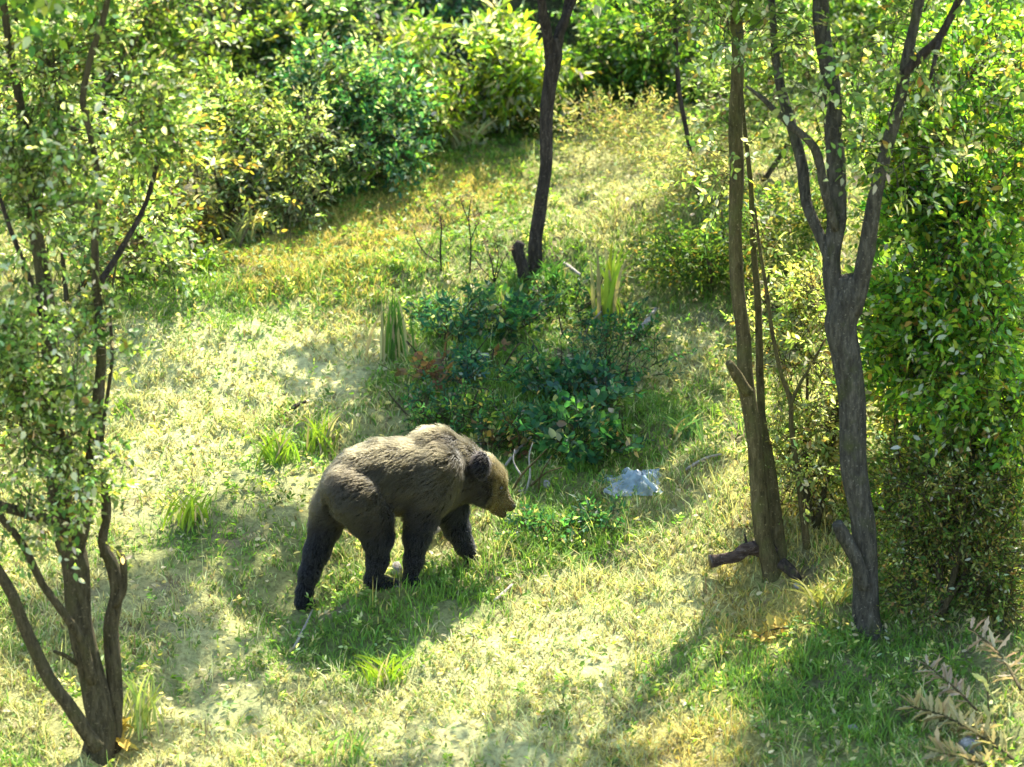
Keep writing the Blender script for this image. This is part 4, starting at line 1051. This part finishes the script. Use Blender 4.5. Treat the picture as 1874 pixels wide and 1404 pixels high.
def sdf(P):
    d = np.full(P.shape[:-1], 9.0)
    for a, b_, ra, rb, k in PR:
        ab = b_ - a
        t = np.clip(((P - a) @ ab) / max(ab @ ab, 1e-9), 0, 1)
        dd = np.sqrt(((P - a - t[..., None] * ab) ** 2).sum(-1)) - (ra + (rb - ra) * t)
        h_ = np.clip(.5 + .5 * (d - dd) / k, 0, 1)
        d = d + (dd - d) * h_ - k * h_ * (1 - h_)
    for c, r in EARS:
        q = (P - c) / r
        dd = (np.sqrt((q ** 2).sum(-1)) - 1) * r.min()
        k = .015
        h_ = np.clip(.5 + .5 * (d - dd) / k, 0, 1)
        d = d + (dd - d) * h_ - k * h_ * (1 - h_)
    return d

def surface_nets(lo, hi, step):
    n = np.ceil((hi - lo) / step).astype(int) + 1
    ax = [lo[q] + step * np.arange(n[q]) for q in range(3)]
    Fd = np.empty(tuple(n))
    for q in range(n[0]):
        yy, zz_ = np.meshgrid(ax[1], ax[2], indexing='ij')
        Fd[q] = sdf(np.stack([np.full_like(yy, ax[0][q]), yy, zz_], -1))
    s_ = Fd < 0
    cnt = np.zeros(n - 1); acc = np.zeros((*(n - 1), 3))
    corner = [(a, b_, c) for a in (0, 1) for b_ in (0, 1) for c in (0, 1)]
    def sl(o): return tuple(slice(o[q], n[q] - 1 + o[q]) for q in range(3))
    for c0 in corner:
        for axis_ in range(3):
            if c0[axis_]: continue
            c1 = list(c0); c1[axis_] = 1; c1 = tuple(c1)
            f0, f1 = Fd[sl(c0)], Fd[sl(c1)]
            cr = (f0 < 0) != (f1 < 0)
            t = np.where(cr, f0 / np.where(cr, f0 - f1, 1), 0)
            cnt += cr
            for q in range(3):
                acc[..., q] += np.where(cr, c0[q] + (t if q == axis_ else 0), 0)
    act = cnt > 0
    idx = -np.ones(tuple(n - 1), int); idx[act] = np.arange(act.sum())
    cell = np.argwhere(act)
    V = lo + step * (cell + acc[act] / cnt[act][:, None])
    faces = []
    for axis_ in range(3):
        o = [0, 0, 0]; o[axis_] = 1
        a = s_[tuple(slice(0, n[q] - o[q]) for q in range(3))]; b_ = s_[tuple(slice(o[q], n[q]) for q in range(3))]
        e = np.argwhere(a != b_)
        u_, v_ = (axis_ + 1) % 3, (axis_ + 2) % 3
        ok = (e[:, u_] > 0) & (e[:, v_] > 0) & (e[:, u_] < n[u_] - 1) & (e[:, v_] < n[v_] - 1)
        e = e[ok]
        q4 = []
        for du, dv in ((-1, -1), (0, -1), (0, 0), (-1, 0)):
            w_ = e.copy(); w_[:, u_] += du; w_[:, v_] += dv
            q4.append(idx[w_[:, 0], w_[:, 1], w_[:, 2]])
        q4 = np.stack(q4, -1)
        flip = ~a[e[:, 0], e[:, 1], e[:, 2]]
        q4[flip] = q4[flip][:, ::-1]
        faces.append(q4)
    return V, np.concatenate(faces)

allp = np.concatenate([[p[0], p[1]] for p in PR])
BV, BFc = surface_nets(allp.min(0) - .32, allp.max(0) + .32, .0125)
eps = .004
BN = unit(np.stack([sdf(BV + np.eye(3)[q] * eps) - sdf(BV - np.eye(3)[q] * eps) for q in range(3)], -1))

def spot(c, r, P): return np.exp(-((P - c) ** 2).sum(-1) / (r * r))
GROUNDZ = float(np.mean([bl(697, 1079, -.14)[2], bl(752, 1078, -.14)[2]]))
def fur_col(P):
    n_ = len(P)
    z = P[:, 2] - (bl(700, 1078, 0)[2] + .27 * (P[:, 0] - bl(722, 1078, 0)[0]) * .5)
    nz = vnoise(P * 9 + 20, 3); nz2 = vnoise(P * 22 + 20, 4)
    tan = np.array([.029, .0238, .0115]); brown = np.array([.011, .0085, .005]); dark = np.array([.003, .0023, .0017]); gold = np.array([.10, .074, .027]); pale = np.array([.036, .029, .0135])
    c = tan * (0.75 + .5 * nz)[:, None]
    def mixc(c, col, w): return c * (1 - w[:, None]) + col * w[:, None]
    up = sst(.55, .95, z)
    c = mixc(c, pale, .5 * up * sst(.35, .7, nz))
    c = mixc(c, brown, .75 * np.clip(spot(bl(618, 900, -.1), .17, P) + spot(bl(655, 870, -.24), .13, P), 0, 1))
    c = mixc(c, brown * .7, .9 * np.clip(spot(bl(818, 812, -.1), .11, P) + spot(bl(845, 845, -.16), .10, P) * .3 + spot(bl(862, 900, -.16), .08, P) * .6, 0, 1))
    c = mixc(c, dark, .75 * np.clip(spot(bl(735, 925, -.25), .10, P), 0, 1))
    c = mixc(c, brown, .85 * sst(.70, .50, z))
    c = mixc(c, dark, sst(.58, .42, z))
    hd = np.clip(spot(bl(905, 893, 0), .19, P) * 1.3, 0, 1) * sst(bl(884, 880, 0)[0], bl(900, 880, 0)[0], P[:, 0])
    c = mixc(c, gold, hd)
    c = mixc(c, brown * .6, .75 * spot(bl(916, 900, -.06), .045, P))
    for e, r in EARS:
        c = mixc(c, dark, np.clip(1.6 * np.exp(-(((P - e) / (r * 1.3)) ** 2).sum(-1)), 0, 1))
    return np.clip(c * (0.85 + .3 * nz2)[:, None], .004, .8)
m, nt, b = new_mat('bear_skin')
a_ = nt.nodes.new('ShaderNodeAttribute'); a_.attribute_name = 'col'
nt.links.new(a_.outputs['Color'], b.inputs['Base Color']); b.inputs['Roughness'].default_value = .95; b.inputs['Specular IOR Level'].default_value = .1
tcb = nt.nodes.new('ShaderNodeTexCoord'); nb = noise(nt, 60, 5, .7, tcb.outputs['Object']); bump(nt, b, nb.outputs[0], .01)
SKIN = m
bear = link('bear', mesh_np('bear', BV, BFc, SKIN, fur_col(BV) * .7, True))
bear.location = BO; bear.rotation_euler = (0, 0, HEAD)
tag(bear, 'brown bear with dark legs walking to the right up the slope, head lowered', 'bear')

# fur strands
tri = np.concatenate([BFc[:, [0, 1, 2]], BFc[:, [0, 2, 3]]])
ar = np.linalg.norm(np.cross(BV[tri[:, 1]] - BV[tri[:, 0]], BV[tri[:, 2]] - BV[tri[:, 0]]), axis=1)
NH = 52000
ti = RNG.choice(len(tri), NH, p=ar / ar.sum())
r1_, r2_ = RNG.random(NH), RNG.random(NH); sw = r1_ + r2_ > 1; r1_[sw] = 1 - r1_[sw]; r2_[sw] = 1 - r2_[sw]
wv_ = np.stack([1 - r1_ - r2_, r1_, r2_], -1)
HP = (BV[tri[ti]] * wv_[..., None]).sum(1); HN = unit((BN[tri[ti]] * wv_[..., None]).sum(1))
zrel = HP[:, 2] - bl(720, 1078, 0)[2]
headx = bl(868, 870, 0)[0]
flow = np.array([-1., 0, -.45]) * np.ones((NH, 1))
leg = sst(.55, .3, zrel)[:, None]; flow = flow * (1 - leg) + np.array([-.15, 0, -1.]) * leg
hd = sst(headx, headx + .06, HP[:, 0])[:, None]; flow = flow * (1 - hd) + np.array([-.7, 0, .5]) * hd
flow = flow + RNG.normal(0, .22, (NH, 3)) + .9 * (np.stack([vnoise(HP * 26 + 3, 31), vnoise(HP * 26 + 13, 32), vnoise(HP * 26 + 23, 33)], -1) - .5) + .5 * (np.stack([vnoise(HP * 7 + 3, 21), vnoise(HP * 7 + 13, 22), vnoise(HP * 7 + 23, 23)], -1) - .5)
tan_ = unit(flow - HN * (flow * HN).sum(-1, keepdims=True))
noseP = bl(935, 928, 0)
short = sst(.06, .26, np.linalg.norm(HP - noseP, axis=1))
earw = np.clip(1.5 * np.exp(-(((HP - EARS[0][0]) / (EARS[0][1] * 1.2)) ** 2).sum(-1)), 0, 1)
HL = (1 - .6 * earw) * RNG.uniform(.035, .085, NH) * (1 - .62 * leg[:, 0]) * (.22 + .78 * short) * (1 - .25 * hd[:, 0])
K = 4
pts = np.empty((NH, K, 3)); rads = np.empty((NH, K))
for q in range(K):
    t = q / (K - 1)
    pts[:, q] = HP + (HN * (.55 * t - .22 * t * t) + tan_ * (.55 * t + .35 * t * t)) .__mul__(HL[:, None])
    rads[:, q] = .0017 * (1 - .75 * t)
hc = bpy.data.hair_curves.new('fur')
hc.add_curves([K] * NH)
hc.attributes['position'].data.foreach_set('vector', pts.reshape(-1, 3).astype(np.float32).ravel())
ra = hc.attributes.get('radius') or hc.attributes.new('radius', 'FLOAT', 'POINT')
ra.data.foreach_set('value', rads.astype(np.float32).ravel())
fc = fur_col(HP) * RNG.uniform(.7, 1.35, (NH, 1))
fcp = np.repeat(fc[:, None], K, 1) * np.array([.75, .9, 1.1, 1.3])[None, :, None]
ca = hc.attributes.new('col', 'FLOAT_COLOR', 'POINT')
c4 = np.ones((NH * K, 4), np.float32); c4[:, :3] = np.clip(fcp.reshape(-1, 3), .003, .8); ca.data.foreach_set('color', c4.ravel())
m = bpy.data.materials.new('fur'); m.use_nodes = True; nt = m.node_tree
nt.nodes.remove(nt.nodes['Principled BSDF'])
hb = nt.nodes.new('ShaderNodeBsdfHairPrincipled'); hb.parametrization = 'COLOR'
hb.inputs['IOR'].default_value = 1.35; hb.inputs['Roughness'].default_value = .55; hb.inputs['Radial Roughness'].default_value = .6
a_ = nt.nodes.new('ShaderNodeAttribute'); a_.attribute_name = 'col'
nt.links.new(a_.outputs['Color'], hb.inputs['Color']); nt.links.new(hb.outputs[0], nt.nodes['Material Output'].inputs[0])
hc.materials.append(m)
fur = bpy.data.objects.new('fur', hc); COL.objects.link(fur); fur.parent = bear; fur['kind'] = 'stuff'

# eye, nose, claws
m, nt, b = new_mat('wet_black'); b.inputs['Base Color'].default_value = (.012, .01, .009, 1); b.inputs['Roughness'].default_value = .25; BLACK = m
m, nt, b = new_mat('claw_horn'); b.inputs['Base Color'].default_value = (.12, .10, .07, 1); b.inputs['Roughness'].default_value = .4; CLAW = m
for yl in (-.075, .075):
    p = bl(912, 891, yl)
    for _ in range(25):
        gq = unit(np.array([sdf(p + np.eye(3)[q] * eps) - sdf(p - np.eye(3)[q] * eps) for q in range(3)]))
        p = p - gq * sdf(p)
    o = link('eye', mesh_np('eye', IV * .015, IF, BLACK, None, True), bear); o.location = p + gq * .004
nv_ = IV * np.array([.03, .036, .03]) * (1 - .25 * (IV[:, 2:3] < 0))
o = link('nose', mesh_np('nose', nv_, IF, BLACK, None, True), bear); o.location = bl(936, 927, 0)
for px, py, yl, dirx in [(721, 1071, -.145, 1), (579, 1110, .13, 1), (766, 1073, -.14, 1), (877, 1027, .13, 1)]:
    for q in range(4):
        c0 = bl(px, py, yl) + np.array([0, (q - 1.5) * .028, 0])
        V, F = tube([c0 - [.01, 0, -.004], c0 + [.02, 0, 0], c0 + [.038, 0, -.018]], [.006, .005, .001], 6, 2, .02, q)
        g = Geo(); g.add(V, F); g.build('claw', CLAW, bear)
